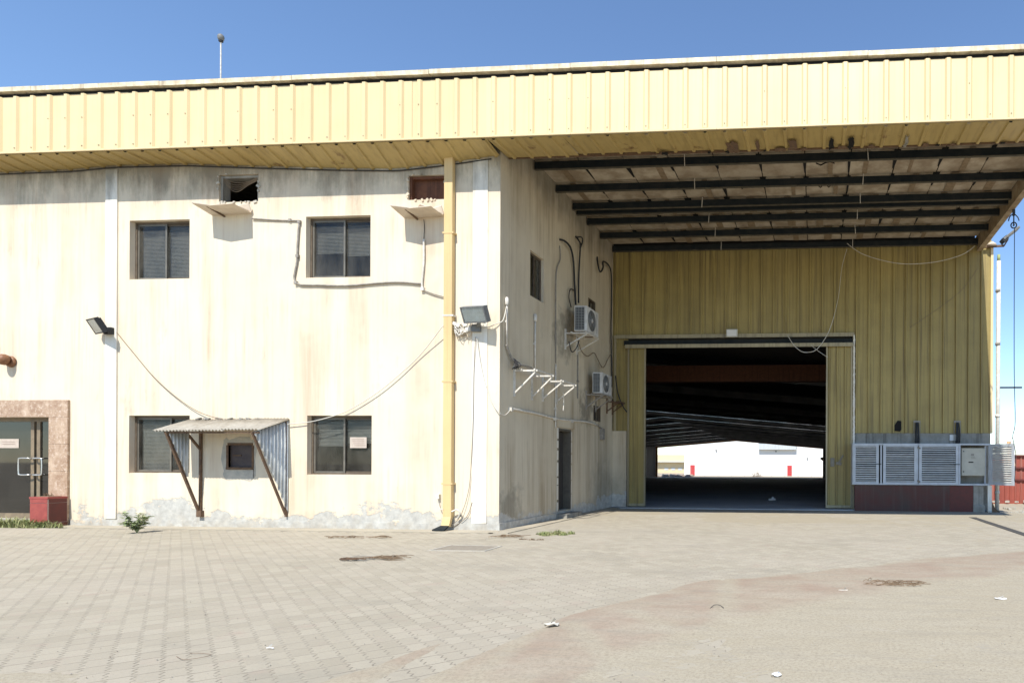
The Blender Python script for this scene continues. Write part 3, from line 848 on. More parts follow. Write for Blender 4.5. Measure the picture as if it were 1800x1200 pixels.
# edge beam at the right end of the canopy
m = MB(); m.box((XR - .13, YFA + .1, 8.36), (XR - .10, YB + .3, 8.86)); m.box((XR - .10, YFA + .1, 8.36), (XR + .04, YB + .3, 8.385)); m.box((XR - .10, YFA + .1, 8.83), (XR + .04, YB + .3, 8.855))
m.build('edge_beam', simple('rusty_cream_beam', (.36, .29, .19), (.24, .17, .10), 3, .75, streak=((.16, .08, .04), .5)), bld)
MB().box((XR + .0, YFA + .1, 8.40), (XR + .03, YB + .2, 8.82)).build('edge_cladding', simple('beam_face', (.50, .38, .24), (.34, .22, .13), 4, .75), bld)

# ------------------------------------------------------------------ warehouse wall (back of the canopy)
DX0, DX1, DZ = BW(1135, 700).x, BW(1453, 700).x, BW(1300, 606).z
FX0, FX1, FZ = BW(1104, 700).x, BW(1500, 700).x, BW(1300, 598).z
WX1 = 5.66
BAND0, BAND1 = BW(1600, 780).z, BW(1600, 761).z
def clad(x0, x1, z0, z1, name='cladding_sheet', y=YB, mat=None, ph=0.0, parent=None):
    x = x0
    while x < x1 - .01:
        w = min(1.2, x1 - x)
        m = MB(); m.profile((x, y + random.uniform(-.006, .003), z0), (1, 0, 0), (0, 0, z1 - z0), (0, -1, 0), ribs(w, .40, .05, .055, .06, .012) if w > .15 else [(0, 0), (w, 0)])
        m.build(name, mat or CLAD, parent or bld, solid=.002)
        x += 1.2
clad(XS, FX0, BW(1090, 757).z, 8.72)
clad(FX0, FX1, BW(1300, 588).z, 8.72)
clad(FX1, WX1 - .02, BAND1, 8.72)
MB().box((WX1 - .05, YB - .045, BAND1), (WX1 + .03, YB + .12, 8.65)).build('corner_trim', FASC, bld)
# concrete band behind the switch cabinet, plinth block left of the doors, cross wall behind
MB().box((FX1 + .02, YB - .02, -.05), (WX1 - .06, YB + .12, BAND1 - .004)).build('concrete_band', CONC, bld)
MB().box((XS + .01, YB - .05, -.05), (BW(1102, 800).x, YB + .12, BW(1090, 757).z - .004)).build('concrete_block', GREYW, bld)
# header track and trims
h0 = BW(1300, 603).z; h1 = BW(1300, 588).z
MB().box((XS + .05, YB - .09, h1 - .11), (FX1 + .02, YB - .045, h1 + .01)).build('header_trim', TRIM, bld)
MB().box((FX0 - .1, YB - .16, h0 - .06), (FX1 - .05, YB - .10, h0 + .09)).build('door_track', DARK, bld)
MB().box((FX0 - .05, YB - .2, h0 - .17), (FX1 - .02, YB - .17, h0 - .05)).build('track_cover', TRIM, bld)
MB().box((BW(1080, 700).x, YB - .085, BW(1080, 757).z), (BW(1084, 700).x, YB - .04, h1)).build('jamb_trim', TRIM, bld)
MB().box((FX1 - .03, YB - .09, .0), (FX1 + .03, YB - .042, h1 - .12)).build('jamb_trim', TRIM, bld)
m_ = MB()
z = 1.9
while z < h1 - .2:                              # broken white sealant at the right jamb
    L = random.uniform(.05, .16); m_.obox((FX1 + .015, YB - .10, z + L / 2), (random.uniform(.04, .075), .03, L), Matrix.Rotation(random.uniform(-.15, .15), 3, 'Y')); z += L * .95
m_.build('jamb_sealant', WHITE_STRIP, bld)
# sliding door leaves, pushed open
def leaf(x0, x1):
    m = MB(); z0, z1 = .05, h0 - .07
    m.profile((x0, YB - .06, z0), (1, 0, 0), (0, 0, z1 - z0), (0, -1, 0), ribs(x1 - x0, .26, .04, .03, .05, .015))
    lf = m.build('sliding_door', CLAD, bld, solid=.003)
    f = MB(); f.box((x0 - .02, YB - .10, z0), (x0 + .03, YB - .045, z1)); f.box((x1 - .03, YB - .10, z0), (x1 + .02, YB - .045, z1)); f.build('door_stile', TRIM, lf)
    MB().box((x0 + .03, YB - .098, z0), (x1 - .03, YB - .058, z0 + .09)).build('door_rail', TRIM, lf)
    return lf
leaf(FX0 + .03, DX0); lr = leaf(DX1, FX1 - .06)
m_ = MB()
m_.obox((DX1 + .46, YB - .115, 1.62), (.05, .03, .34), Matrix.Rotation(.5, 3, 'Y')); m_.obox((DX1 + .40, YB - .112, 1.50), (.18, .02, .10), Matrix.Rotation(.2, 3, 'Y')); m_.box((DX1 + .13, YB - .112, 1.40), (DX1 + .26, YB - .10, 1.68))
m_.build('bent_latch', SILVERF, lr)

# the hall behind: gable roof, frames, walls, far end open
RX, RZ, SL = -20.1, 7.73, .0868
def rz(x): return RZ - abs(x - RX) * SL
HX0, HX1 = -41.0, 5.6
_cuts = [YB + .15] + [q for k in range(13) for q in (32.0 + 10.5 * k - 1.5, 32.0 + 10.5 * k - .25) if 32.0 + 10.5 * k > 70 and 32.0 + 10.5 * k < YE] + [YE]
for a, b in zip(_cuts[::2], _cuts[1::2]):
    m_ = MB()
    m_.add([(HX0, a, rz(HX0)), (RX, a, RZ), (HX1, a, rz(HX1)), (HX0, b, rz(HX0)), (RX, b, RZ), (HX1, b, rz(HX1))], [(0, 1, 4, 3), (1, 2, 5, 4)])
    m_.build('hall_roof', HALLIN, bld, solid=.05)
RL = Mat('dirty_rooflight'); RL.t.nodes.remove(RL.p)
_tl = node(RL.t, 'ShaderNodeBsdfTranslucent', {'Color': RL.mix(RL.ramp(RL.noise(scale=(1.6, .4, 1), sc_=.35, detail=6), .42, .6), (.002, .002, .002), (.042, .041, .037))})
RL.t.links.new(_tl.outputs[0], RL.out.inputs[0]); RLIGHT = RL.m
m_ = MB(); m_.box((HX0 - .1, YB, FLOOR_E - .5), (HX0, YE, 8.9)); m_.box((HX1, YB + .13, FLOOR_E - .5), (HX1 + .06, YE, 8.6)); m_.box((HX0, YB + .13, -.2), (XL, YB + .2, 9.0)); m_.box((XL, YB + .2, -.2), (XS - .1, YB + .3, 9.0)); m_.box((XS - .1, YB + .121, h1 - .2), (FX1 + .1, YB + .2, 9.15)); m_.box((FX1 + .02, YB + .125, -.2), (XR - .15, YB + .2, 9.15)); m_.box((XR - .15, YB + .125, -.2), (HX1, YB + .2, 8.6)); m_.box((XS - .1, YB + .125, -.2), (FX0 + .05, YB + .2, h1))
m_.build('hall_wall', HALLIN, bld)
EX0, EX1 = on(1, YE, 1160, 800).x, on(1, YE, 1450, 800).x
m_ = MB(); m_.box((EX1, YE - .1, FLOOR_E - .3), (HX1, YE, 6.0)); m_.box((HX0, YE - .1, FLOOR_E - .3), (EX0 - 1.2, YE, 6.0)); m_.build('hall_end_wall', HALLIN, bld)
yy = 32.0; k = 0
while yy < YE:
    m = MB(); dep = .42
    for xa, xb in ((HX0 + .1, RX), (RX, HX1 - .1)):
        m.add([(xa, yy - .1, rz(xa) - .08), (xb, yy - .1, rz(xb) - .08), (xb, yy + .1, rz(xb) - .08), (xa, yy + .1, rz(xa) - .08),
               (xa, yy - .1, rz(xa) - .08 - dep), (xb, yy - .1, rz(xb) - .08 - dep), (xb, yy + .1, rz(xb) - .08 - dep), (xa, yy + .1, rz(xa) - .08 - dep)],
              [(0, 1, 5, 4), (3, 7, 6, 2), (4, 5, 6, 7), (0, 3, 2, 1)])
    fr = m.build('roof_frame', ORANGE if yy + 9 > YE else RAFT, bld)
    cm = ORANGE if yy + 9 > YE else RAFT
    xr_ = EX1 if yy > 120 else HX1
    MB().box((xr_ - .55, yy - .12, gz(yy)), (xr_ - .1, yy + .12, rz(xr_) - .3)).build('column', cm, fr)
    MB().box((EX0 - .6, yy - .15, gz(yy)), (EX0 - .1, yy + .15, rz(EX0) - .3)).build('column', cm, fr)
    if k % 4 == 2:
        b = MB(); z = 3.2; b.box((EX0 - .1, yy - .15, z), (EX0 + 1.3, yy + .15, z + .3)); b.prism([(EX0 - .1, yy - .1, z), (EX0 + 1.2, yy - .1, z), (EX0 - .1, yy - .1, z - .8)], (0, .2, 0)); b.build('crane_bracket', simple('crane_yellow', (.45, .30, .06), None), fr)
    if yy > 70:
        for xa, xb in ((HX0 + .05, RX), (RX, HX1 - .05)):
            m = MB(); m.add([(xa, yy - 1.5, rz(xa) - .03), (xb, yy - 1.5, rz(xb) - .03), (xb, yy - .25, rz(xb) - .03), (xa, yy - .25, rz(xa) - .03)], [(0, 1, 2, 3)]); m.build('rooflight', RLIGHT, bld)
    yy += 10.5; k += 1
MB().box((-30, 27, 5.05), (HX1 - .5, 27.5, 5.75)).build('crane_girder', BROWNBRD, bld)
b = MB(); b.box((EX1 - 1.2, 140, 2.6), (EX1 - .2, 156, 3.0)); b.prism([(EX1 - .1, 156, 2.0), (EX1 - 1.2, 156, 2.7), (EX1 - .1, 156, 3.6)], (0, .2, 0)); b.build('crane_bracket', ORANGE, bld)

# ================================================================== THINGS ON THE FRONT WALL
# trays under the empty openings
def tray(px0, px1, py, label, fold):
    a, b = FW(px0, py), FW(px1, py); z = a.z
    t = thing('air_conditioner_tray', (a.x, YF, z), label, 'tray', 'bent trays under the wall openings')
    d = .46; up = .085
    m = MB()
    vs = [(a.x, YF - .004, z), (b.x, YF - .004, z + .02), (b.x - .02, YF - d, z + up - .03), (a.x + .42, YF - d - .02, z + up - .07), (a.x + .0, YF - d, z + up)]
    m.prism(vs, (0, 0, .012))
    m.build('tray_plate', TRAYM, t)
    m = MB(); m.prism([(a.x, YF - d, z + up), (a.x + .42, YF - d - .02, z + up - .07), (a.x + .42, YF - d - .02, z + up - .045), (a.x, YF - d, z + up + .03)], (0, .012, 0)); m.build('front_lip', TRAYM, t)
    m = MB(); m.prism([(b.x - .5, YF - .25, z + .06), (b.x + .02, YF - .06, z + .05), (b.x - .01, YF - .1, z + .21), (b.x - .16, YF - .2, z + .12), (b.x - .36, YF - .3, z + .17 * fold)], (.004, .012, .02)); m.build('crumpled_sheet', TRAYM, t)
    MB().bar((a.x + .3, YF - .003, z - .03), (a.x + .3, YF - d + .05, z + up - .05), .03).build('support_arm', RUSTY, t)
tray(373, 444, 379, 'bent cream sheet tray below the empty black wall opening', .6)
tray(711, 781, 384, 'bent cream sheet tray below the brown boarded opening beside the downpipe', 1.0)

# conduits on the upper wall
def conduit(name, pts, r, mat, label, cat='pipe', clips=(), plane=None, k=5, group=None, parts=None):
    base = Vector(pts[0])
    t = thing(name, base, label, cat, group)
    MB().tube(smoothpath(pts, k) if k > 1 else pts, r, 8).build('pipe', mat, t, True)
    if clips:
        for c in clips:
            MB().obox(c, (r * 3.2, r * 2.6, r * 3.2), Matrix.Identity(3)).build('clip', mat, t)
    return t
P = [FW(443, 384, .03), FW(487, 387, .02), FW(526, 388, .02)]
conduit('drain_pipe', P, .017, GREYC, 'short grey drain pipe running sideways from the left tray', clips=(FW(510, 387, .02),))
P = [FW(526, 388, .03), FW(523, 430, .03), FW(522, 460, .03), FW(519, 497, .03), FW(560, 501, .03), FW(610, 502, .03), FW(660, 498, .03), FW(700, 496, .03), FW(741, 499, .03)]
conduit('drain_pipe', P, .020, GREYC, 'grey drain pipe looping down and under the upper right window', clips=(FW(523, 450, .03), FW(526, 390, .03), FW(520, 497, .03)), k=3)
P = [FW(743, 508, .03), FW(742, 495, .03), FW(745, 460, .03), FW(745, 421, .03)]
conduit('drain_pipe', P, .022, PVC, 'pale upright drain pipe below the tray beside the downpipe', clips=(FW(743, 508, .03),))
P = [FW(742, 509, .03), FW(760, 516, .03), FW(781, 522, .03)]
conduit('drain_pipe', P, .013, GREYC, 'thin pipe slanting into the yellow downpipe', clips=())
P = [FW(745, 420, .025), FW(746, 400, .025), FW(745, 386, .03)]
conduit('cable', P, .007, CABLE, 'short dark cable above the pale upright drain pipe', 'cable')

# yellow downpipe
xa, xb = FW(779, 600, .13).x, FW(794, 600, .13).x
zt = FW(780, 279, .0).z; zb = FW(780, 905, .1).z
t = thing('downpipe', (xa, YF, 0), 'square yellow rainwater downpipe on the cream wall near the corner', 'downpipe')
MB().box((xa, YF - .13, .30), (xb, YF - .015, zt)).build('pipe', DOWNP, t, bevel=.012)
for z in (1.0, 3.2, 4.62, 6.4):
    MB().box((xa - .025, YF - .137, z), (xb + .03, YF - .004, z + .035)).build('strap', DOWNP if z != 4.62 else PVC, t)
MB().prism([(xa + .004, YF - .126, .32), (xb - .004, YF - .126, .32), (xb - .01, YF - .19, .10), (xa + .0, YF - .19, .10)], (0, .08, 0)).build('shoe', DOWNP, t)
MB().prism([(xa - .10, YF - .34, .025), (xb - .02, YF - .34, .025), (xb - .01, YF - .17, .10), (xa + .0, YF - .17, .10)], (0, 0, .03)).build('spout', DARK, t)
MB().tube(smoothpath([(xb, YF - .1, .42), (xb + .12, YF - .1, .46), (xb + .17, YF - .08, .38), (xb + .1, YF - .06, .26)], 5), .018, 7).build('elbow', PVC, t)
MB().box((xa - .20, YF - .07, FW(768, 868).z - .1), (xa - .12, YF - .004, FW(768, 868).z)).build('junction_box', PVC, t)
MB().tube(smoothpath([(xa - .16, YF - .04, FW(768, 868).z - .1), (xa - .17, YF - .05, .75), (xa - .1, YF - .08, .50), (xa + .02, YF - .14, .47)], 5), .009, 6).build('drop_cable', CABLEW, t)

# floodlights
def flood(px, py, out, label, size, yawd, pitchd, mat, mount_px):
    c = FW(px, py, out)
    mt = FW(*mount_px, 0.0)
    t = thing('floodlight', (mt.x, YF, mt.z), label, 'floodlight', 'floodlights on the building')
    R = Matrix.Rotation(math.radians(yawd), 3, 'Z') @ Matrix.Rotation(math.radians(pitchd), 3, 'X')
    w, d, h = size
    b = MB(); b.obox(c, (w, d, h), R)
    for k in range(9):                         # cooling fins on the back
        b.obox(c + R @ Vector((-w / 2 + w * (k + .5) / 9, d * .5 + .018, 0)), (.008, .036, h * .85), R)
    hd = b.build('housing', mat, t, bevel=.006)
    f = MB(); q = .025
    for s in (-1, 1):
        f.obox(c + R @ Vector((s * (w / 2 - q / 2), -d / 2 - .008, 0)), (q, .016, h), R); f.obox(c + R @ Vector((0, -d / 2 - .008, s * (h / 2 - q / 2))), (w - 2 * q, .016, q), R)
    f.build('front_frame', mat, hd)
    MB().obox(c + R @ Vector((0, -d / 2 - .004, 0)), (w - 2 * q - .01, .004, h - 2 * q - .01), R).build('reflector', simple('lamp_reflector', (.74, .76, .74), (.62, .63, .60), 8, .5, 0), hd)
    MB().obox(c + R @ Vector((0, -d / 2 - .012, 0)), (w - 2 * q, .003, h - 2 * q), R).build('lamp_glass', LAMPGL, hd)
    lo = c + R @ Vector((0, d / 2, -h / 2))
    a = MB(); a.bar(lo, Vector((mt.x, YF - .06, mt.z)), .05, .06); a.box((mt.x - .09, YF - .10, mt.z - .07), (mt.x + .09, YF - .003, mt.z + .08)); a.bar(lo + Vector((-.1, 0, .02)), lo + Vector((.12, .0, -.01)), .05); a.build('bracket', LAMPB if mat is LAMPB else LAMPG, t)
    return t
flood(171, 572, .26, 'black floodlight with its cable on the white strip left of the windows', (.42, .07, .34), -22, 28, LAMPB, (197, 583))
flood(836, 552, .30, 'large grey floodlight beside the yellow downpipe near the corner', (.56, .13, .34), -8, 24, LAMPG, (840, 578))
t = thing('wire_joint', FW(805, 575, .05), 'tangle of taped white wires between downpipe and floodlight', 'wiring')
m_ = MB(); random.seed(31)
for k in range(9):
    p = [FW(797 + random.uniform(-2, 4), 570 + random.uniform(-8, 10), .06)]
    for j in range(3): p.append(FW(803 + j * 9 + random.uniform(-5, 5), 576 + random.uniform(-9, 14), random.uniform(.03, .14)))
    p.append(FW(828, 572 + random.uniform(-6, 8), .08)); m_.tube(smoothpath(p, 4), .008, 5)
m_.build('wires', PVC, t)
m_ = MB()
for k in range(5): m_.obox(FW(800 + k * 6, 571 + random.uniform(-3, 12), .08), (.07, .05, .09), Matrix.Rotation(random.uniform(0, 3), 3, 'Y'))
m_.build('taped_joints', PVC, t)
MB().tube(smoothpath([FW(806, 580, .06), FW(812, 590, .06), FW(820, 588, .06), FW(821, 597, .06)], 4), .008, 5).build('brown_wire', CABLEBR, t)

# hanging cables
def cable(pts, r, mat, label, k=8, group=None, cat='cable'):
    o = MB().tube(smoothpath(pts, k), r, 6).build('cable', mat, None, True, loc=pts[0])
    return props(o, label, cat, group)
cable([FW(205, 584, .05), FW(232, 617, .05), FW(270, 662, .05), FW(310, 698, .05), FW(350, 724, .06), FW(396, 739, .09)], .008, CABLEBR, 'thin brown cable sagging from black floodlight to awning roof')
cable([FW(505, 745, .06), FW(540, 742, .05), FW(575, 734, .05), FW(612, 721, .05), FW(660, 692, .05), FW(700, 660, .05), FW(740, 622, .05), FW(779, 572, .15)], .009, CABLEW, 'pale cable rising from awning to the yellow downpipe')
cable([FW(836, 592, .06), FW(833, 650, .04), FW(832, 720, .04), FW(829, 800, .04), FW(824, 860, .04), FW(810, 905, .06), FW(793, 924, .08)], .006, CABLEBR, 'thin wire hanging from floodlight down to the downpipe foot')
cable([FW(838, 592, .06), FW(845, 640, .05), FW(856, 685, .05), FW(868, 712, .05), FW(878, 725, .06), SW(888, 729, .05), SW(899, 718, .04)], .009, CABLEW, 'pale cable looping round the corner to the side wall conduit')
cable([FW(846, 574, .10), FW(858, 575, .05), FW(872, 569, .05), SW(884, 563, .05), SW(890, 540, .04)], .010, CABLEW, 'pale cable from grey floodlight to the capped pipe on side wall')
cable([FW(795, 926, .04), FW(806, 920, .03), FW(822, 905, .03), FW(830, 882, .03)], .006, CABLEBR, 'loose wire end curled at the foot of the downpipe')

# corrugated awning
ZW, ZFt = FW(430, 738).z, FW(370, 757, .76).z
ax0, ax1 = FW(318, 738, .2).x, FW(509, 800).x
aw = thing('awning', (FW(430, 905).x, YF, FW(430, 905).z), 'small rusty corrugated metal awning over the wall hatch', 'awning')
D = .76
CHK = .10
def wavy(o_, u, L, v, nrm, pitch=.076, amp=.017, n=None):
    n = n or int(L / pitch * 8); pr = [(L * i / n, amp * math.sin(2 * math.pi * (L * i / n) / pitch)) for i in range(n + 1)]
    return MB().profile(o_, u, v, nrm, pr)
slope = Vector((0, -D - .03, ZFt - ZW))
nr = Vector((0, -slope.z, slope.y)).normalized(); nr = nr if nr.z > 0 else -nr
L3 = (ax1 - ax0) / 3
for k in range(3):
    q = wavy((ax0 + k * L3 - (.03 if k else 0), YF - .002, ZW + .004 + k * .013), (1, 0, 0), L3 + .03, slope * (1 + .03 * (k == 1)), nr)
    q.build('roof_sheet', GALVROOF, aw, True, solid=.003)
# right cheek: triangular corrugated sheet
zbm = FW(507, 903).z
def cheek(x, ybot, top0, top1, cut):
    m = MB(); n = 60; vs = []; 
    for i in range(n + 1):
        s = i / n; y = YF - .006 - s * D
        ztop = ZW - .015 + (ZFt - ZW) * s
        zbot = ybot + (ztop - ybot) * min(1, s / cut)
        if zbot > ztop - .005: zbot = ztop - .005
        zbot += .02 * random.random()
        xx = x - CHK * s + .017 * math.sin(2 * math.pi * s * D / .076)
        vs += [(xx, y, zbot), (xx, y, ztop)]
    m.add(vs, [(2 * i, 2 * i + 2, 2 * i + 3, 2 * i + 1) for i in range(n)])
    return m
cheek(ax1 - .03, zbm, 0, 0, 1.0).build('cheek_sheet', GALV, aw, True, solid=.003)
axl = FW(355, 800).x
m = MB(); n = 40; vs = []
for i in range(n + 1):                          # left cheek hangs only in the upper half
    s = i / n; y = YF - .30 - s * (D - .30); ztop = ZW - .02 + (ZFt - ZW) * (.30 + s * (D - .30)) / D
    zbot = max(FW(355, 838).z + (ztop - FW(355, 838).z) * max(0, (s - .1) / .9), 0)
    xx = axl + .017 * math.sin(2 * math.pi * s * (D - .3) / .076)
    vs += [(xx, y, min(zbot + .02 * random.random(), ztop - .004)), (xx, y, ztop)]
m.add(vs, [(2 * i, 2 * i + 2, 2 * i + 3, 2 * i + 1) for i in range(n)])
m.build('cheek_sheet', GALV, aw, True, solid=.003)
m = MB(); zb_ = FW(355, 903).z
m.bar((axl, YF - .03, zb_), (axl, YF - .03, ZW - .06), .045); m.bar((axl - .02, YF - .04, zb_ + .04), (axl - .02, YF - D, ZFt - .03), .045)
m.build('left_frame', RUSTY, aw)
m = MB(); m.bar((ax1 - .05, YF - .03, zbm - .06), (ax1 - .05, YF - .03, ZW - .06), .04); m.bar((ax1 - .055, YF - .04, zbm), (ax1 - .055 - CHK, YF - D, ZFt - .03), .04); m.build('right_frame', RUSTY, aw)
m = MB(); m.bar((axl, YF - .035, FW(355, 790).z), (axl - .02, YF - D * .55, ZW + (ZFt - ZW) * .55 - .04), .04); m.build('brace', RUSTY, aw)
m = MB(); m.bar((ax0 + .2, YF - D + .03, ZFt - .03), (ax1 - .03, YF - D + .03, ZFt - .03), .035); m.bar((ax0 + .2, YF - .05, ZW - .05), (ax1 - .03, YF - .05, ZW - .05), .035); m.build('purlin_angle', RUSTY, aw)
m = MB(); m.box((axl - .05, YF - .08, zb_ - .06), (axl + .06, YF - .004, zb_ + .08)); m.build('foot_plate', RUSTY, aw)
m = MB()
for k in range(7): m.obox((ax0 + .25 + k * .24 + random.uniform(-.06, .06), YF - .03, ZW + .03), (random.uniform(.06, .16), .05, random.uniform(.015, .04)), Matrix.Rotation(random.uniform(-.3, .3), 3, 'Y'))
m.build('mortar_lumps', CONC, aw)

# brown bulkhead lamp at the left edge
c = FW(6, 632, .12)
t = thing('wall_lamp', (c.x, YF, c.z), 'round brown bulkhead lamp high above the entrance', 'wall lamp')
MB().lathe((c.x + .05, YF - .002, c.z - .03), (0, -1, 0), [(.11, 0), (.13, .02), (.12, .05), (.08, .07)]).build('base', BRASS, t, True)
MB().lathe((c.x + .05, YF - .06, c.z - .02), (-.25, -1, .25), [(.06, 0), (.115, .03), (.125, .09), (.11, .15), (.07, .185), (.02, .20)]).build('dome', BRASS, t, True)

# red planter box, grass and weeds
pa, pb = GP(52, 915), GP(118, 914)
px0, px1 = FW(53, 890, .55).x, FW(116, 890, .14).x
t = thing('planter_box', (px0, YF - .4, 0), 'small red tiled planter box at the foot of the marble entrance surround', 'planter')
yA, yB_ = YF - .42, YF - .055
zt_ = FW(84, 873, .42).z
x_l, x_r = FW(52, 890, .42).x, FW(84, 890, .42).x
MB().box((x_l, yA, .02), (x_r, yB_, .10)).build('base', DARKRED, t)
for za, zb in ((.11, zt_ - .14), (zt_ - .132, zt_ - .05)):
    MB().box((x_l + .012, yA - .004, za), (x_r - .012, yA + .02, zb)).build('tile', REDTILE, t, bevel=.003)
    MB().box((x_r - .02, yA + .022, za), (x_r + .004, yB_ - .01, zb)).build('tile', DARKRED, t, bevel=.003)  # darker red puts the shade of this side into the tile colour
MB().box((x_l + .006, yA + .006, .10), (x_r - .006, yB_, zt_ - .052)).build('core', GROUT, t)
MB().box((x_l - .006, yA - .008, zt_ - .048), (x_r + .008, yB_, zt_)).build('rim', REDTILE, t, bevel=.004)
MB().box((x_l + .06, yA + .06, zt_ - .03), (x_r - .06, yB_ - .06, zt_ + .008)).build('soil', SOIL, t)
m = MB(); random.seed(12)
def blades(m, cx_, cy_, sx, sy, n, h0_, h1_, z0=.0, w=.006):
    cl = []
    for k in range(max(3, n // 45)):
        a = random.uniform(0, 6.283); r = random.random() ** .6; cl.append((cx_ + sx * r * math.cos(a), cy_ + sy * r * math.sin(a), random.uniform(.12, .34)))
    for k in range(n):
        r = math.sqrt(random.random()); a = random.uniform(0, 6.283); q = random.choice(cl)
        x = q[0] + sx * q[2] * r * math.cos(a); y = q[1] + sy * q[2] * r * math.sin(a)
        h_ = random.uniform(h0_, h1_) * (1.15 - .6 * r); b = random.uniform(0, 6.283); le = random.uniform(.3, 1.3) * h_
        d = Vector((math.cos(b), math.sin(b), 0)); s_ = Vector((-d.y, d.x, 0)) * w * random.uniform(.6, 1.6)
        p0 = Vector((x, y, z0)); p1 = p0 + d * le * .35 + Vector((0, 0, h_ * .7)); p2 = p0 + d * le + Vector((0, 0, h_))
        m.add([p0 - s_, p0 + s_, p1 + s_ * .8, p1 - s_ * .8, p2], [(0, 1, 2, 3), (3, 2, 4)])
blades(m, (x_l + x_r) / 2, YF - .25, .12, .10, 30, .04, .12, zt_)
m.build('dry_stalks', DRY, t)
g0 = GP(30, 926)
m = MB(); blades(m, g0.x - .3, g0.y, 1.25, .22, 2600, .05, .24, w=.009); blades(m, g0.x + .6, g0.y + .02, .45, .14, 400, .03, .12)
props(m.build('grass_patch', GRASS, None, loc=(g0.x, g0.y, 0)), 'straggly green grass patch in front of the entrance and planter', 'grass', kind='stuff')
g1 = GP(975, 939)
m = MB(); blades(m, g1.x, g1.y, .36, .30, 800, .03, .09); blades(m, g1.x + .25, g1.y + .1, .22, .2, 220, .02, .06)
props(m.build('grass_patch', GRASS, None, loc=(g1.x, g1.y, 0)), 'green grass tuft on the paving near the building corner', 'grass', kind='stuff')
g2 = GP(925, 948)
m = MB(); blades(m, g2.x, g2.y, .35, .07, 130, .01, .04)
props(m.build('grass_patch', DRY, None, loc=(g2.x, g2.y, 0)), 'thin line of dry grass left of the green corner tuft', 'grass', kind='stuff')
# leafy weed
w0 = GP(241, 936); random.seed(4)
t = thing('weed_plant', (w0.x, w0.y, 0), 'small leafy weed growing from the pavement below lower left window', 'plant')
st = MB(); lf = MB()
for k in range(14):
    a = random.uniform(0, 6.283); le = random.uniform(.12, .27); hh = random.uniform(.16, .42)
    p0 = Vector((w0.x, w0.y, 0)); p2 = p0 + Vector((math.cos(a) * le, math.sin(a) * le, hh)); p1 = p0.lerp(p2, .5) + Vector((0, 0, .05))
    pts = smoothpath([p0, p1, p2], 4); st.tube(pts, .004, 4)
    for q in pts[2:]:
        for j in range(4):
            b = random.uniform(0, 6.283); L_ = random.uniform(.06, .13); dr_ = Vector((math.cos(b), math.sin(b), random.uniform(-.3, .5))).normalized()
            s_ = dr_.cross(Vector((0, 0, 1))).normalized() * L_ * .27; up_ = Vector((0, 0, .008))
            lf.add([q, q + dr_ * L_ * .5 + s_ + up_, q + dr_ * L_, q + dr_ * L_ * .5 - s_ + up_], [(0, 1, 2), (0, 2, 3)])
st.build('stem', LEAF, t); lf.build('leaves', LEAF, t)

# lightning mast on the roof
mz = on(1, 16.0, 388, 140); tz = on(1, 16.0, 388, 66)
t = thing('roof_mast', (mz.x, 16.0, 9.24), 'thin roof mast with a small grey head against the sky', 'mast')
MB().cyl((mz.x, 16, 9.24), (mz.x, 16, tz.z), .016, 8).build('pole', PVC, t)
hd = MB().lathe((mz.x, 16, tz.z - .09), (0, 0, 1), [(.04, 0), (.07, .03), (.08, .10), (.06, .15), (.02, .18)], 12).build('head', LAMPG, t, True)
MB().lathe((mz.x, 16, tz.z - .14), (0, 0, 1), [(.025, 0), (.055, .02), (.055, .055), (.03, .06)], 12).build('head_collar', LAMPB, t)

# ================================================================== THINGS ON THE SIDE WALL
def ac(px_near, d_in, depth, length, z0, h, label):
    y0 = SW(px_near, 600).y
    x0 = XS + d_in; x1 = x0 + depth
    t = thing('air_conditioner', (x0, y0, z0), label, 'air conditioner', 'outdoor air conditioners on the side wall')
    MB().box((x0, y0, z0 + .02), (x1, y0 + length, z0 + h)).build('casing', ACW, t, bevel=.012)
    g_ = MB(); 
    g_.box((x0 + .03, y0 - .006, z0 + .05), (x1 - .075, y0 - .001, z0 + h - .04)); gr = g_.build('side_grille', ACD, t)
    s = MB(); n = 14
    for k in range(n): s.box((x0 + .03, y0 - .014, z0 + .06 + (h - .1) * k / n), (x1 - .075, y0 - .007, z0 + .072 + (h - .1) * k / n))
    for k in range(3): s.box((x0 + .05 + k * (depth - .13) / 3, y0 - .016, z0 + .05), (x0 + .06 + k * (depth - .13) / 3, y0 - .012, z0 + h - .04))
    s.build('grille_bars', ACG, gr)
    yc, zc, r = y0 + length * .40, z0 + h * .52, h * .40
    MB().lathe((x1 + .001, yc, zc), (1, 0, 0), [(r, 0), (r, .004)], 28).build('fan_opening', ACD, t)
    q = MB()
    for k in range(1, 8): q.ring((x1 + .014, yc, zc), (1, 0, 0), r * k / 7.5, .0045, 24, 4)
    for k in range(8):
        a = k * math.pi / 4; q.bar((x1 + .012, yc, zc), (x1 + .012, yc + r * math.cos(a), zc + r * math.sin(a)), .008)
    fg = q.build('fan_guard', ACG, t)
    MB().lathe((x1 + .006, yc, zc), (1, 0, 0), [(r * .20, 0), (r * .20, .014), (r * .1, .02)], 16).build('fan_hub', ACW, fg)
    MB().box((x1, y0 + length * .80, z0 + .1), (x1 + .006, y0 + length * .82, z0 + h - .06)).build('panel_seam', ACG, t)
    for yy in (y0 + .12, y0 + length - .16): MB().box((x0 + .02, yy, z0), (x1 - .02, yy + .04, z0 + .02)).build('foot', RUSTY, t)
    return t, y0
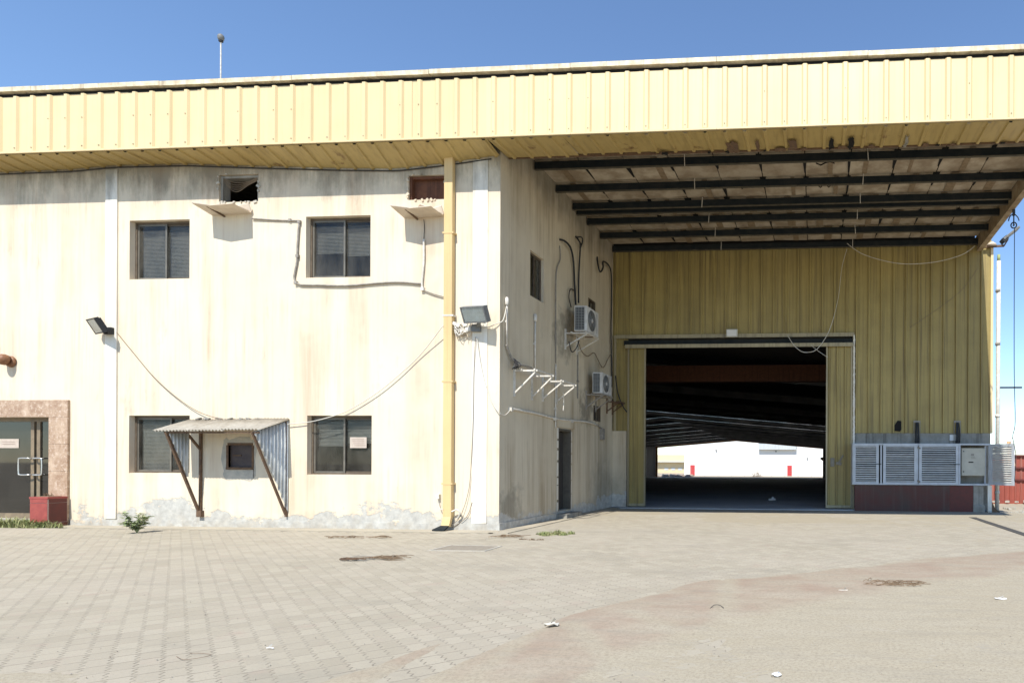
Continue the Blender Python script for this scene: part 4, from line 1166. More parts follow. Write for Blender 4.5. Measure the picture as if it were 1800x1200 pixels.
def rack(y0, y1, ztop, arm, drop, label, mat=None, rails=2, braces=True):
    mat = mat or PVC
    t = thing('wall_bracket', (XS, y0, ztop), label, 'bracket', 'steel air conditioner brackets on the side wall')
    for y in (y0, y1):
        m = MB(); m.bar((XS + .02, y, ztop - drop - .08), (XS + .02, y, ztop + .12), .04); m.bar((XS + .03, y, ztop), (XS + arm, y, ztop), .035)
        m.bar((XS + .03, y, ztop - drop), (XS + arm - .04, y, ztop - .02), .032); m.build('bracket_arm', mat, t)
    for k in range(rails):
        xx = XS + arm - .05 - k * (arm - .25)
        MB().bar((xx, y0 - .06, ztop + .018), (xx, y1 + .06, ztop + .018), .035).build('rail', mat, t)
    return t
# upper unit
yA1 = None
zA = SW(988, 588).z
sA = Vector(on(1, SW(992, 600).y, 1018, 582))
z_ac1 = on(1, SW(992, 600).y, 1018, 583).z
t, yA1 = ac(992, .27, .36, .9, z_ac1, .71, 'upper white air conditioner unit on the side wall under the canopy')
rack(yA1 + .03, yA1 + .84, z_ac1 - .03, .66, .36, 'steel bracket carrying the upper air conditioner')
y2 = SW(1030, 690).y
z_ac2 = on(1, y2, 1046, 692).z
t, yA2 = ac(1030, .20, .30, .85, z_ac2, .64, 'lower white air conditioner unit deeper along the side wall')
rack(yA2 + .0, yA2 + .8, z_ac2 - .03, .56, .36, 'steel bracket carrying the lower air conditioner', GREYC)
yb1, yb2 = SW(903, 650).y, SW(934, 660).y
yb3, yb4 = SW(953, 670).y, SW(977, 675).y
zb1 = SW(899, 650).z
rack(yb1, yb2, zb1, .56, .50, 'empty white bracket nearest the building corner on the side wall')
zb3 = on(1, yb3, 993, 670).z
rack(yb3, yb4, zb3, .56, .42, 'second empty white bracket, between the corner bracket and air conditioners')
yb5 = SW(1066, 708).y
rack(yb5, yb5 + .55, on(1, yb5, 1085, 706).z, .45, .30, 'empty rusty bracket at the inner corner below the lower air conditioner', RUSTY)
# capped pipes
for px, ya, yb, lab in ((891, 527, 606, 'white capped upright pipe nearest the building corner'), (941, 556, 655, 'taller white capped upright pipe above the empty brackets')):
    p1, p0 = SW(px, ya, .04), SW(px, yb, .04); p0.y = p1.y
    t = thing('vent_pipe', p0, lab, 'pipe', 'capped pipes on the side wall')
    MB().cyl(p0, p1, .020, 8).build('pipe', PVC, t, True)
    MB().lathe(p1 - Vector((0, 0, .12)), (0, 0, 1), [(.035, 0), (.042, .03), (.042, .14), (.02, .18)], 10).build('cap', PVC, t, True)
    MB().box((XS + .002, p0.y - .02, (p0.z + p1.z) / 2), (XS + .05, p0.y + .02, (p0.z + p1.z) / 2 + .04)).build('clip', PVC, t)
# copper line bundle at the first bracket
cable([SW(890, 606, .04), SW(896, 622, .06), SW(903, 634, .08), SW(910, 640, .10), SW(925, 643, .10), SW(938, 648, .10)], .022, GREYC, 'grey insulated pipe sagging onto the corner bracket')
m = MB(); random.seed(8)
for k in range(5):
    m.tube(smoothpath([SW(905 + random.uniform(-3, 3), 632 + random.uniform(-4, 4), .05), SW(910 + random.uniform(-4, 6), 642, .2), SW(900 + random.uniform(-3, 12), 648, .1)], 4), .012, 5)
props(m.build('cable_tangle', CABLE, None, loc=SW(905, 640, .05)), 'dark knot of cables on the corner bracket', 'wiring')
for px, ya, yb, mat, lab in ((977, 640, 752, PVC, 'white broken conduit running down to the side door'), (1016, 600, 700, GREYC, 'grey conduit left of the lower air conditioner'),):
    p1, p0 = SW(px, ya, .03), SW(px, yb, .03); p0.y = p1.y
    conduit('conduit', [p0, (p0 + p1) / 2, p1], .018, mat, lab, clips=(tuple(p0.lerp(p1, .3)),))
p = [SW(984, 432, .03), SW(985, 455, .03), SW(978, 478, .03), SW(977, 540, .03), SW(977, 638, .03)]
conduit('conduit', p, .016, GREYC, 'thin grey conduit zigzagging down beside the side window', k=3)
p = [SW(897, 718, .04), SW(915, 721, .04), SW(945, 727, .04), SW(975, 735, .04), SW(1005, 739, .04), SW(1030, 741, .04), SW(1050, 747, .04)]
conduit('conduit', p, .026, PVC, 'long pale conduit sagging along the side wall above the door', k=3, clips=(SW(898, 719, .04), SW(975, 736, .04), SW(1005, 740, .04)))
t = thing('junction_box', SW(1057, 772), 'small grey junction box near the inner corner of side wall', 'box')
a, b = SW(1054, 753), SW(1059, 773)
MB().box((XS + .002, a.y, b.z), (XS + .10, a.y + .22, a.z)).build('box', GREYC, t, bevel=.006)
MB().tube(smoothpath([SW(1050, 747, .04), SW(1054, 750, .05), (XS + .05, a.y + .1, a.z)], 4), .016, 6).build('entry_pipe', GREYC, t)
# black refrigerant lines
cable([SW(984, 421, .02), SW(993, 424, .10), SW(1003, 436, .10), SW(1008, 460, .07), SW(1010, 500, .06), SW(1012, 535, .15)], .028, CABLE, 'thick black refrigerant hose bending down to the upper air conditioner', 5)
cable([SW(1012, 416, .02), SW(1018, 424, .14), SW(1020, 432, .10), SW(1018, 470, .06), SW(1017, 500, .05), SW(1017, 532, .14)], .024, CABLE, 'second black hose dropping straight to the upper air conditioner', 5)
cable([SW(1014, 417, .02), SW(1022, 417, .12), SW(1024, 424, .12), SW(1020, 436, .06)], .02, CABLE, 'short black hose loop near the canopy ceiling', 5)
cable([SW(1004, 540, .05), SW(1000, 522, .06), SW(1003, 508, .08), SW(1011, 512, .06)], .016, CABLE, 'looped black wire above the upper air conditioner', 5)
cable([SW(1050, 452, .02), SW(1051, 465, .10), SW(1055, 478, .16), SW(1060, 470, .2), SW(1060, 460, .16), SW(1068, 464, .12), SW(1074, 478, .08), SW(1075, 520, .06), SW(1074, 580, .06), SW(1075, 640, .06), SW(1075, 680, .08)], .026, CABLE, 'long black hose hanging down the inner corner', 5)
cable([BW(1082, 660, .25), BW(1086, 690, .22), BW(1094, 712, .2), BW(1102, 724, .2)], .022, CABLE, 'black hose end sticking out beside the left door leaf', 5)
cable([SW(1018, 605, .25), SW(1023, 618, .2), SW(1033, 626, .12), SW(1044, 620, .1), SW(1052, 634, .1), SW(1060, 646, .1), SW(1068, 632, .08), SW(1074, 622, .06)], .014, CABLEBR, 'brown wavy cable strung below the upper air conditioner', 6)
cable([SW(1000, 600, .4), SW(1005, 618, .35), SW(1013, 612, .35), SW(1018, 598, .4)], .014, CABLE, 'black cable loop hanging under the upper bracket', 6)
cable([SW(990, 690, .45), SW(991, 705, .42), SW(990, 722, .42)], .012, CABLEW, 'short pale cable end hanging from the second empty bracket', 5)

# ================================================================== BACK WALL AND CANOPY THINGS
a, b = BW(1277, 579, .1), BW(1297, 593, .1)
t = thing('emergency_light', ((a.x + b.x) / 2, YB - .1, b.z), 'small square white lamp above the big warehouse door', 'lamp')
MB().box((a.x, YB - .19, b.z), (b.x, YB - .095, a.z)).build('body', PANELB, t, bevel=.015)
MB().box((a.x + .03, YB - .2, b.z + .03), (b.x - .03, YB - .191, a.z - .03)).build('diffuser', LITTER, t, bevel=.004)
cable([BW(1385, 590, .2), BW(1395, 606, .25), BW(1408, 617, .28), BW(1420, 619, .28), BW(1434, 615, .28), BW(1447, 600, .26), BW(1458, 580, .24), BW(1466, 556, .2)], .011, CABLEW, 'white wire hanging in a loop over the warehouse door')
cable([BW(1466, 556, .2), BW(1474, 520, .15), BW(1480, 470, .12), on(1, 20.3, 1489, 437)], .007, CABLEW, 'thin wire rising from the door loop to the canopy')
cable([on(1, 20.2, 1489, 428), BW(1520, 448, .4), BW(1580, 463, .4), BW(1640, 461, .4), BW(1690, 448, .4), BW(1714, 432, .3)], .010, CABLEW, 'long slack wire under the canopy toward the right beam')
cable([BW(1425, 606, .25), BW(1440, 618, .3), BW(1455, 628, .3)], .008, CABLEW, 'short stray wire end over the right door leaf')
cable([BW(1600, 575, .06), BW(1645, 545, .07), BW(1690, 510, .07), BW(1720, 470, .08)], .006, CABLEBR, 'thin wire running diagonally up the yellow cladding')

# switch cabinet
CYF = YB - .62
cx0, cx1 = on(1, CYF, 1498, 800).x, on(1, CYF, 1741, 800).x
cz0, cz1 = on(1, CYF, 1600, 852).z, on(1, CYF, 1600, 779).z
t = thing('louvered_cabinet', (cx0, CYF, 0), 'pale blue louvered electrical cabinet against the warehouse wall, right door swung open', 'cabinet')
m = MB(); q = .05
m.box((cx0, CYF, cz1 - q), (cx1, YB - .05, cz1)); m.box((cx0, CYF, cz0), (cx1, YB - .05, cz0 + q)); m.box((cx0, CYF, cz0 + q), (cx0 + q, YB - .05, cz1 - q)); m.box((cx1 - q, CYF, cz0 + q), (cx1, CYF + .06, cz1 - q)); m.box((cx1 - q, YB - .11, cz0 + q), (cx1, YB - .05, cz1 - q))
for px in (1549, 1613, 1687): xx = on(1, CYF, px, 800).x; m.box((xx - .025, CYF, cz0 + q), (xx + .025, CYF + .06, cz1 - q))
m.build('frame', LOUV, t)
def louver_door(x0, x1, z0, z1, parent, R=None, pivot=None, n=16, over=.74, name='louver_door'):
    def tf(mb):
        if R is not None: mb.v = [tuple(Vector(pivot) + R @ (Vector(v) - Vector(pivot))) for v in mb.v]
        return mb
    f = MB(); w = .085; y = CYF - .035
    f.box((x0, y, z0), (x0 + w, y + .033, z1)); f.box((x1 - w, y, z0), (x1, y + .033, z1)); f.box((x0 + w, y, z0), (x1 - w, y + .033, z0 + w)); f.box((x0 + w, y, z1 - w), (x1 - w, y + .033, z1))
    d = tf(f).build(name, LOUV, parent)
    H_ = z1 - z0 - 2 * w
    for k in range(n):
        s = MB().obox(((x0 + x1) / 2, y + .018, z0 + w + H_ * (k + .5) / n), (x1 - x0 - 2 * w, .006, H_ / n * over), Matrix.Rotation(random.uniform(-.006, .006), 3, 'Y') @ Matrix.Rotation(math.radians(-40 + random.uniform(-7, 7)), 3, 'X'))
        tf(s).build('slat', LOUVSL, d)
    return d
e = [on(1, CYF, p, 800).x for p in (1499, 1545, 1552, 1612, 1615, 1685)]
for i in (0, 2, 4):
    d = louver_door(e[i] + .005, e[i + 1] - .005, cz0 + .01, cz1 - .012, t)
MB().box((cx0 + .05, YB - .058, cz0 + .05), (e[5] + .02, YB - .045, cz1 - .05)).build('back_panel', DARK, t)
MB().box((e[5] - .02, CYF + .07, cz0 + .055), (e[5] + .0, YB - .06, cz1 - .055)).build('divider', DARK, t)
# open door, swung forward to the right
pv = (cx1, CYF, 0)
louver_door(cx1 + .0, cx1 + .86, cz0 + .02, cz1 - .02, t, Matrix.Rotation(math.radians(-52), 3, 'Z'), pv, over=1.2)
for px in (1615,):
    for zz in (cz1 - .14, cz0 + .12):
        MB().obox((on(1, CYF, px, 800).x, CYF - .05, zz), (.10, .02, .05), Matrix.Rotation(.6, 3, 'Y')).build('latch', SILVERF, t)
for px in (1548, 1686): MB().box((on(1, CYF, px, 0).x - .10, CYF - .05, (cz0 + cz1) / 2 - .01), (on(1, CYF, px, 0).x + .08, CYF - .036, (cz0 + cz1) / 2 + .012)).build('bolt', DARK, t)
# switch box inside the open bay
a, b = on(1, CYF + .14, 1690, 787), on(1, CYF + .14, 1732, 836)
t = thing('switch_box', (a.x, CYF + .14, b.z), 'beige metal switch box inside the open bay of louvered cabinet', 'switch box')
MB().box((a.x, CYF + .16, b.z), (b.x, YB - .06, a.z)).build('body', PANELB, t)
dr = MB().box((a.x + .012, CYF + .14, b.z + .012), (b.x - .012, CYF + .158, a.z - .012)).build('door', PANELB, t, bevel=.005)
m = MB(); w_ = b.x - a.x; h_ = a.z - b.z
for zz in (.13, .86): m.box((a.x + .05, CYF + .13, b.z + h_ * zz), (a.x + .085, CYF + .139, b.z + h_ * zz + .035))
m.box((a.x + w_ * .30, CYF + .128, b.z + h_ * .47), (a.x + w_ * .50, CYF + .139, b.z + h_ * .51)); m.build('lock', CABLE, dr)
m = MB()
for k in range(3): m.box((a.x + w_ * .40, CYF + .134, b.z + h_ * (.62 + .035 * k)), (a.x + w_ * (.60 - .03 * k), CYF + .1385, b.z + h_ * (.632 + .035 * k)))
m.box((a.x + w_ * .40, CYF + .135, b.z + h_ * .73), (a.x + w_ * .52, CYF + .1385, b.z + h_ * .79)); m.build('marking', GREYC, dr)
# maroon panels below
x0 = on(1, CYF, 1502, 880).x; xm = on(1, CYF, 1669, 880).x; x1 = on(1, CYF, 1711, 880).x
t = thing('base_panel', (x0, CYF, 0), 'faded maroon board closing the space under the louvered cabinet', 'panel')
MB().box((x0, CYF - .004, -.02), (xm, CYF + .02, cz0 - .012)).build('wide_board', MAROON, t)
MB().box((xm + .006, CYF + .03, -.02), (x1, CYF + .05, cz0 - .012)).build('narrow_board', DARKRED, t)
# concrete stub column, white corner post
t = thing('corner_column', (x1, CYF, 0), 'weathered concrete stub column under the open cabinet bay', 'column')
MB().box((x1 + .005, CYF + .02, -.02), (x1 + .32, CYF + .38, cz0 - .005)).build('shaft', CONC, t, bevel=.01)
MB().box((x1 - .003, CYF + .005, -.02), (x1 + .36, CYF + .40, .22)).build('foot', CONC, t, bevel=.012)
xp0, xp1 = on(1, CYF + .1, 1735, 800).x, on(1, CYF + .1, 1742, 800).x
t = thing('corner_post', (xp0, CYF, 0), 'peeling white steel post at the right end of cabinet', 'post')
m = MB(); m.box((xp0, CYF - .02, -.02), (xp1, CYF + .09, cz0 - .004)); m.build('post', WHITE_STRIP, t)
MB().prism([(xp1 + .002, CYF - .02, -.01), (xp1 + .28, CYF - .02, -.01), (xp1 + .10, CYF - .02, .12), (xp1 + .002, CYF - .02, .34)], (0, .09, 0)).build('gusset', RUSTY, t)
# tall white pipe outside the corner
pt, pb_ = on(1, YB + .05, 1750, 383), on(1, YB + .05, 1748, 905)
t = thing('vertical_pipe', (5.86, YB + .05, 0), 'tall white rainwater pipe outside the right end of the warehouse wall', 'pipe')
MB().cyl((5.82, YB - .10, 0), (5.84, YB - .10, 8.0), .065, 12).build('pipe', PVC, t, True)
for z in (.55, 3.0, 5.3, 7.0): MB().cyl((5.82, YB - .10, z), (5.82, YB - .10, z + .09), .078, 12).build('collar', GREYC if z > 3 else PVC, t, True)
MB().cyl((5.84, YB - .10, 8.0), (5.84, YB - .10, 8.2), .05, 10).build('top_stub', LEAF, t, True)
# stub bar
q = BW(1750, 681, .1); t_ = MB().bar((5.9, YB - .1, q.z), (6.58, YB - .1, q.z), .05).build('wall_bar', CABLE, None, loc=(5.9, YB - .1, q.z)); props(t_, 'short black bar sticking out sideways from the tall pipe', 'bar')
# cable trunks rising behind the cabinet
for px, lab in ((1612, 'black cable bundle rising from the cabinet, left of two'), (1683, 'black cable bundle rising from the cabinet, right of two')):
    zc0, zc1 = cz1 + .01, BW(px, 742).z
    c0 = BW(px, 760, .10)
    t = thing('cable_bundle', (c0.x, YB - .1, zc0), lab, 'cable bundle', 'cable bundles above the cabinet')
    m = MB()
    for k in range(9):
        xx = c0.x - .06 + .015 * k; m.tube(smoothpath([(xx, YB - .11 - .02 * (k % 3), zc0 - .02), (xx + random.uniform(-.02, .02), YB - .13, (zc0 + zc1) / 2), (xx * .5 + c0.x * .5 + random.uniform(-.02, .02), YB - .07, zc1)], 5), .010, 6)
    m.build('cables', CABLE, t)
    m = MB(); m.box((c0.x - .105, YB - .09, zc0), (c0.x - .09, YB - .06, zc1 - .02)); m.box((c0.x + .09, YB - .09, zc0), (c0.x + .105, YB - .06, zc1 - .02)); m.box((c0.x - .11, YB - .075, zc1 - .02), (c0.x + .11, YB - .06, zc1 + .05)); m.build('tray', GREYC, t)
q0, q1 = BW(1571, 740), BW(1584, 757)
m = MB(); m.prism([(q0.x, YB - .045, q1.z), (q0.x + .2, YB - .045, q1.z - .02), (q1.x, YB - .045, q1.z + .05), (q1.x, YB - .045, q0.z), (q1.x - .12, YB - .045, q0.z + .02), (q0.x + .02, YB - .045, q0.z - .13)], (0, .008, 0)); m.build('torn_hole', BLACK, bld)
MB().box((BW(1669, 765).x, YB - .035, BW(1669, 774).z), (BW(1683, 765).x, YB - .022, BW(1669, 764).z)).build('cabinet_plate', LITTER, bld)

# pulley on the edge beam and lamp on its arm
pc = on(0, XR + .02, 1782, 396)
t = thing('pulley', (pc.x, pc.y, pc.z), 'small black pulley wheel hanging below the right canopy beam', 'pulley')
MB().ring(pc, (0, 1, .1), .075, .018, 18, 6).build('wheel', CABLE, t, True)
m = MB(); m.cyl(pc, pc + Vector((0, 0, .30)), .018, 8); m.tube(smoothpath([pc + Vector((-.14, 0, .12)), pc + Vector((-.1, 0, .24)), pc + Vector((0, 0, .3)), pc + Vector((.1, 0, .22)), pc + Vector((.14, 0, .12))], 4), .016, 6); m.box(pc + Vector((-.03, -.03, .26)), pc + Vector((.03, .03, .42))); m.build('hook', CABLE, t)
MB().lathe(pc, (0, 1, .1), [(.022, -.03), (.022, .03)], 10).build('axle', CABLE, t)
cable([pc + Vector((.02, 0, -.07)), pc + Vector((.02, 0, -2)), pc + Vector((.03, 0, -4)), pc + Vector((.06, 0, -5.3)), pc + Vector((.0, 0, -5.7)), pc + Vector((.08, 0, -6.2)), pc + Vector((.05, 0, -6.9))], .010, CABLE, 'long thin rope hanging from the pulley against the sky')
cable([pc + Vector((.0, 0, -5.7)), pc + Vector((-.12, 0, -5.95)), pc + Vector((-.3, 0, -6.0)), pc + Vector((-.45, 0, -5.95))], .006, CABLEW, 'frayed pale rope tail curling beside the hanging rope')
la = on(1, YB - .1, 1742, 434); lb = on(1, YB - .1, 1765, 432); lc = on(1, YB - .1, 1776, 412)
t = thing('floodlight', la, 'small floodlight tilted up on an arm at the right end of canopy', 'floodlight', 'floodlights on the building')
m = MB(); m.bar(la + Vector((-.35, 0, 0)), lb, .06); m.bar(lb, lb + Vector((.12, 0, .2)), .04); m.build('arm', RUSTY, t)
R = Matrix.Rotation(math.radians(-38), 3, 'Y')
MB().obox(lc, (.62, .34, .07), R).build('housing', LAMPG, t, bevel=.008); MB().obox(lc + R @ Vector((-.26, 0, -.02)), (.18, .30, .14), R).build('driver_box', LAMPB, t); MB().obox(lc + R @ Vector((.02, -.172, .0)), (.5, .006, .05), R).build('lens', SILVERF, t)
MB().lathe(la + Vector((.02, 0, .03)), (0, 0, 1), [(.16, 0), (.14, .06), (.07, .11)], 14).build('cap', TRAYM, t, True)

# ================================================================== YARD
# narrow dark strip laid on the paving in place of a cast shadow
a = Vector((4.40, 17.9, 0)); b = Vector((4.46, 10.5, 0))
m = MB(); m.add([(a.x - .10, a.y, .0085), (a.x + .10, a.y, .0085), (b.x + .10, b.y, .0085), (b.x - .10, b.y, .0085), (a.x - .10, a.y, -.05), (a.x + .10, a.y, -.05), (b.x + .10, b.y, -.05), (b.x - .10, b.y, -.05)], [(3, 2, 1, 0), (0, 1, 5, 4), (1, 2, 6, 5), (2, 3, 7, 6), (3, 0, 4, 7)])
props(m.build('shadow_strip', SHADESTRIP, None, loc=(a.x, a.y, 0)), 'narrow dark strip standing in for a shadow, running forward from the right warehouse corner', 'shadow strip')
# manhole covers
def cover(corners, label):
    c = [GP(*p) for p in corners]; ctr = sum(c, Vector()) / len(c)
    t = thing('manhole_cover', (ctr.x, ctr.y, 0), label, 'manhole cover', 'covers set in the yard paving')
    MB().prism([Vector((p.x, p.y, -.02)) for p in c], (0, 0, .026)).build('cover', IRON, t)
    c2 = [ctr + (p - ctr) * 1.09 for p in c]
    m = MB()
    for i in range(len(c)):
        j = (i + 1) % len(c); m.prism([Vector((c[i].x, c[i].y, -.02)), Vector((c[j].x, c[j].y, -.02)), Vector((c2[j].x, c2[j].y, -.02)), Vector((c2[i].x, c2[i].y, -.02))], (0, 0, .029))
    m.build('rim', PLINTH, t)
cover([(757, 967), (850, 968), (878, 960), (795, 958)], 'flat square cover in the paving below the building corner')
cover([(600, 983), (640, 985), (672, 978), (632, 976)], 'dark sunken cover with twigs in the paving left of the corner')
def twigs(px, py, w, h, n, label, mat=DRY, r=.006):
    c = GP(px, py); m = MB()
    for k in range(n):
        a = random.uniform(-.5, .5); L = random.uniform(.06, .3)
        x = c.x + random.uniform(-w, w); y = c.y + random.uniform(-h, h); z = random.uniform(.008, .03)
        p = [Vector((x, y, z)), Vector((x + L * .5 * math.cos(a), y + L * .5 * math.sin(a), z + random.uniform(0, .03))), Vector((x + L * math.cos(a + .3), y + L * math.sin(a + .3), z))]
        m.tube(smoothpath(p, 3), r, 4)
    return props(m.build('dry_twigs', mat, None, loc=(c.x, c.y, 0)), label, 'twigs', kind='stuff')
random.seed(77)
twigs(603, 985, .10, .08, 9, 'dark twigs heaped at the left side of the sunken cover', RUSTY, .009)
twigs(665, 982, .25, .13, 34, 'dry twigs scattered over the right side of the sunken cover', DRY, .005)
twigs(885, 944, .25, .14, 24, 'reddish dry twigs on the paving near the building corner')
twigs(620, 945, .6, .10, 22, 'faint dry plant litter along the paving by the wall')
twigs(1560, 1027, .30, .16, 46, 'scattered dry straw on the sand drift at right', DRY, .004)
def scrap(px, py, L, W_, ang, label, mat=LITTER, thick=.012):
    c = GP(px, py); m = MB(); R = Matrix.Rotation(ang, 3, 'Z')
    n = 9; top = []
    for k in range(n):
        a = 2 * math.pi * k / n; r = random.uniform(.75, 1.05)
        top.append(c + R @ Vector((math.cos(a) * L / 2 * r, math.sin(a) * W_ / 2 * r, .012 + random.uniform(0, thick))))
    m.prism(top, (0, 0, -.006)); m.add([c + R @ Vector((-L * .2, 0, .02)), c + R @ Vector((L * .25, W_ * .2, .02 + thick)), c + R @ Vector((.02, -W_ * .3, .03 + thick * 1.6))], [(0, 1, 2)])
    return props(m.build('litter', mat, None, loc=(c.x, c.y, 0)), label, 'litter', 'litter on the yard')
scrap(1759, 1053, .16, .09, .1, 'white paper scrap on the ground at far right')
scrap(970, 1102, .15, .10, .5, 'crumpled pale scrap on the pink sand in the middle', CABLEW, .04)
scrap(474, 1141, .06, .012, .3, 'tiny white straw on the pavers at lower left')
scrap(1483, 1039, .12, .03, .1, 'thin pale strip lying on the sand drift', CABLEW)
scrap(1365, 1188, .07, .05, .2, 'small white crumb of litter at the bottom edge')
cable([GP(1248, 1071) + Vector((0, 0, .012)), GP(1255, 1068) + Vector((0, 0, .03)), GP(1265, 1068) + Vector((0, 0, .03)), GP(1272, 1071) + Vector((0, 0, .02))], .003, CABLE, 'short curved black wire lying on the sand drift', 4)
# thin wire lying in the paving joints
cable([GP(310, 1155) + Vector((0, 0, .01)), GP(322, 1161) + Vector((0, 0, .012)), GP(345, 1159) + Vector((0, 0, .012)), GP(371, 1153) + Vector((0, 0, .012)), GP(352, 1150) + Vector((0, 0, .012)), GP(334, 1150) + Vector((0, 0, .012))], .0016, RUSTY, 'bent rusty wire loop on the pavers at lower left', 5)
m = MB(); random.seed(55)
for k in range(260):
    px, py = random.uniform(0, 1800), 935 + 265 * random.random() ** .8
    c = GP(px, py)
    if c.x < XS + .1 and c.y > 12.5: continue
    s = random.uniform(.003, .009)
    R = Matrix.Rotation(random.uniform(0, 3), 3, 'Z') @ Matrix.Rotation(random.uniform(0, 3), 3, 'X')
    m.obox(c + Vector((0, 0, s * .5 + .004)), (s, s * .8, s * .6), R)
props(m.build('pebbles', simple('pebble', (.20, .165, .12), (.42, .39, .33), 3, .9), None), 'loose pebbles and crumbs scattered over the yard', 'pebbles', kind='stuff')
# rubbish on the hall floor
c = BW(1358, 879, .0)
hy = 24.5
for px, py, lab in ((1357, 879, 'pale scrap on the dark warehouse floor'), (1302, 846, 'small pale rubbish near the far end of warehouse floor')):
    d = ray(px, py); y_ = 25.0
    for _ in range(30): y_ = (EYE.z - (gz(y_) + .03)) / (-d.z) * d.y
    p = EYE + d * (y_ / d.y); s = y_ / 25 * .12
    m = MB(); m.obox(p + Vector((0, 0, .04)), (s * 2.2, s, .07), Matrix.Rotation(.4, 3, 'Z')); m.obox(p + Vector((s * .4, 0, .08)), (s, s * .7, .08), Matrix.Rotation(1.0, 3, 'Y'))
    props(m.build('litter', LITTER, None, loc=p), lab, 'litter')

# ================================================================== BEYOND
# white building seen through the hall
YW = 185.0; ZW0 = gz(YW)
fx0, fx1 = on(1, YW, 1203, 800).x, on(1, YW, 1700, 800).x
t = thing('white_building', (fx0, YW, ZW0), 'large plain white building seen through the warehouse far end', 'building')
MB().box((fx0, YW, ZW0 - .1), (fx1, YW + 20, 13)).build('wall', FARW, t)
MB().box((fx0 - .3, YW - .3, 13), (fx1 + .3, YW + 20.3, 13.6)).build('parapet', FARW, t)
for px in (1213.5, 1384):
    a = on(1, YW, px, 818); w = 8 * YW / FPX
    d = MB().box((a.x, YW - .12, ZW0 + .02), (a.x + w, YW - .002, ZW0 + 3.1)).build('door', REDP, t)
    MB().box((a.x + w * .8, YW - .17, ZW0 + 1.3), (a.x + w * .9, YW - .12, ZW0 + 1.6)).build('handle', SILVERF, d)
a, b = on(1, YW, 1334, 779), on(1, YW, 1400, 790)
c = MB().box((a.x, YW - 1.2, b.z), (b.x, YW - .002, a.z)).build('canopy_box', GALV, t)
MB().box((a.x - .1, YW - 1.3, a.z), (b.x + .1, YW - .002, a.z + .2)).build('canopy_roof', FARW, c)
for px, py in ((1259, 791), (1364, 793), (1419, 805)):
    a = on(1, YW, px, py); MB().box((a.x - .2, YW - .5, a.z - .15), (a.x + .2, YW - .002, a.z + .15)).build('wall_light', LAMPG, t)
# yellow building further left
YY = 230.0; a, b = on(1, YY, 1120, 800), on(1, YY, 1206, 799)
t = thing('yellow_building', (a.x, YY, gz(YY)), 'low pale yellow building left of the white one, beyond the warehouse', 'building')
MB().box((a.x, YY, gz(YY) - .1), (b.x, YY + 15, b.z)).build('wall', FARY, t)
for k in range(3):
    xx = on(1, YY, 1168 + k * 12, 815).x; MB().box((xx, YY - .1, gz(YY) + 1.0), (xx + 1.5, YY - .002, gz(YY) + 2.0)).build('window', GALV, t)
MB().box((a.x, YY - 2, on(1, YY, 1180, 812).z), (b.x, YY - .002, on(1, YY, 1180, 812).z + .25)).build('ledge', GALV, t)
# wire fence in front of the white building
YN = 172.0; fz = gz(YN)
fa = on(1, YN, 1215, 830).x
for k in range(13):
    xx = on(1, YN, 1215 + k * 23.5, 830).x
    t = thing('fence_post', (xx, YN, fz), 'thin grey wire fence post in front of the far white building', 'fence post', 'wire fence posts')
    MB().cyl((xx, YN, fz), (xx, YN, fz + 2.4), .045, 6).build('post', GREYC, t)
    if k < 12:
        x2 = on(1, YN, 1215 + (k + 1) * 23.5, 830).x
        m = MB()
        for z in (.5, 1.1, 1.7): m.cyl((xx, YN, fz + z), (x2, YN, fz + z + random.uniform(-.1, .1)), .018, 4)
        m.build('strand', GREYC, t)
m = MB(); random.seed(3); c = Vector((on(1, 168, 1330, 836).x, 168, gz(168)))
for k in range(220):
    p = c + Vector((random.gauss(0, .8), random.gauss(0, .5), abs(random.gauss(0, .8)))); d = Vector((random.uniform(-1, 1), random.uniform(-1, 1), random.uniform(0, 1))).normalized() * .3; s_ = d.orthogonal().normalized() * .06
    m.add([p - s_, p + s_, p + d], [(0, 1, 2)])
t = thing('bush', c, 'dry scrubby bush by the far wire fence', 'bush'); m.build('crown', DRY, t); MB().tube([c, c + Vector((.1, 0, .5)), c + Vector((0, .1, 1.0))], [.06, .045, .02], 6).build('trunk', DRY, t)
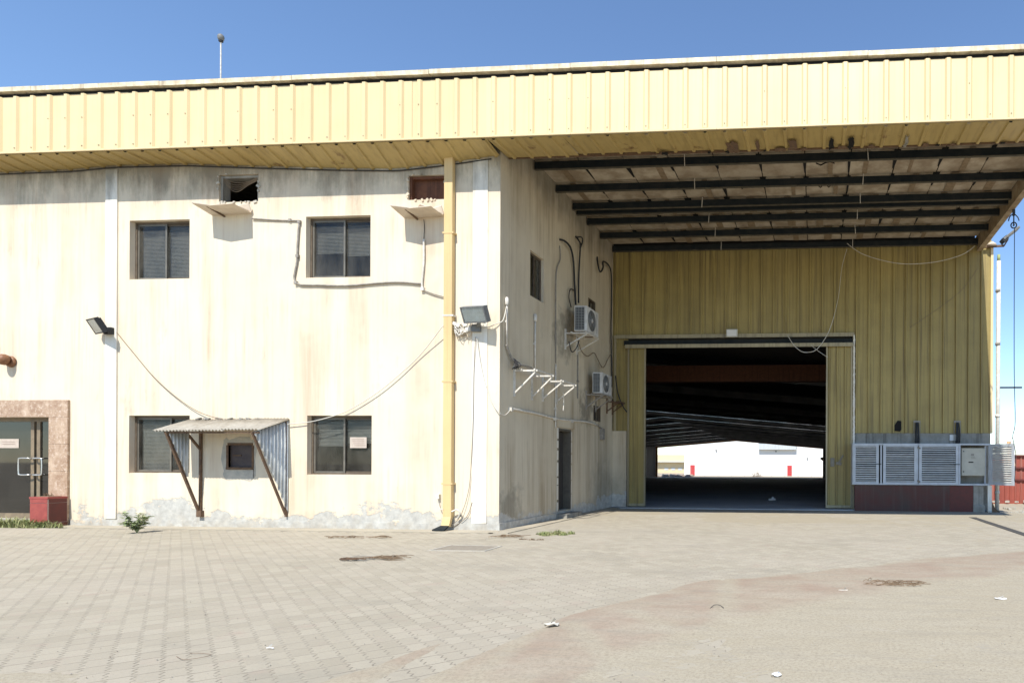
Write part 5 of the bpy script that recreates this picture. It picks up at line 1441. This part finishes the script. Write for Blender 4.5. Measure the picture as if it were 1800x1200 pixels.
# rubble outside left of the doors
m = MB()
for k in range(90):
    s = random.uniform(.2, .8); x_ = on(1, 168, random.uniform(1160, 1215), 830).x
    m.obox((x_, 168 + random.uniform(-3, 3), gz(168) + s * .3), (s * 1.4, s, s * .8), Matrix.Rotation(random.uniform(0, 3), 3, 'Z') @ Matrix.Rotation(random.uniform(0, 1), 3, 'X'))
props(m.build('rubble', simple('rubble', (.30, .22, .17), (.45, .38, .32), .8, .9), None, loc=(0, 168, gz(168))), 'heaped rubble and scrap beyond the far end of warehouse', 'rubble', kind='stuff')

# red sheet fence at the right
YR = 25.6
t = thing('red_fence', (7.0, YR, 0), 'faded red metal sheet fence behind the right end of warehouse', 'fence')
zt_, z1_, z2_ = on(1, YR, 1790, 799).z, on(1, YR, 1790, 822).z, on(1, YR, 1790, 843).z
x = 5.9
while x < 16:
    m = MB(); m.profile((x, YR, -.08), (1, 0, 0), (0, 0, zt_ + .08), (0, -1, 0), ribs(1.6, .2, .04, .03, .04, .02)); m.build('fence_sheet', REDF, t, solid=.003); x += 1.6
x = 5.9
while x < 16:
    for z in (zt_ - .03, z1_, z2_): MB().box((x, YR - .09, z - .03), (x + 3.19, YR - .035, z + .03)).build('rail', DARKRED, t)
    x += 3.2
m = MB(); random.seed(9)
for k in range(60): s = random.uniform(.04, .14); m.obox((random.uniform(6, 15), YR - .15 - random.random() * .3, s * .3), (s * 1.6, s, s * .7), Matrix.Rotation(random.uniform(0, 3), 3, 'Z'))
props(m.build('plaster_rubble', PLINTH, None, loc=(8, YR - .2, 0)), 'pale plaster crumbs along the foot of the red fence', 'rubble', kind='stuff')
q = on(1, YR - .3, 1776, 775); m = MB(); m.prism([(q.x - .09, YR - .3, zt_ - .4), (q.x + .20, YR - .3, zt_ - .45), (q.x + .02, YR - .3, q.z), (q.x - .14, YR - .3, q.z)], (0, .03, 0))
props(m.build('plank', simple('pale_orange_board', (.62, .40, .22), None), None, loc=(q.x, YR - .3, zt_)), 'pale orange board leaning at the top of the red fence', 'board')
m = MB()
for k in range(40):
    p = Vector((random.uniform(5.95, 8.5), 19.4 + random.random() * 3, 0)); s = random.uniform(.03, .10); m.obox(p + Vector((0, 0, s * .25)), (s * 1.5, s, s * .6), Matrix.Rotation(random.uniform(0, 3), 3, 'Z'))
props(m.build('rubble', PLINTH, None, loc=(6.5, 20, 0)), 'broken pale concrete lumps at the right warehouse corner', 'rubble', kind='stuff')
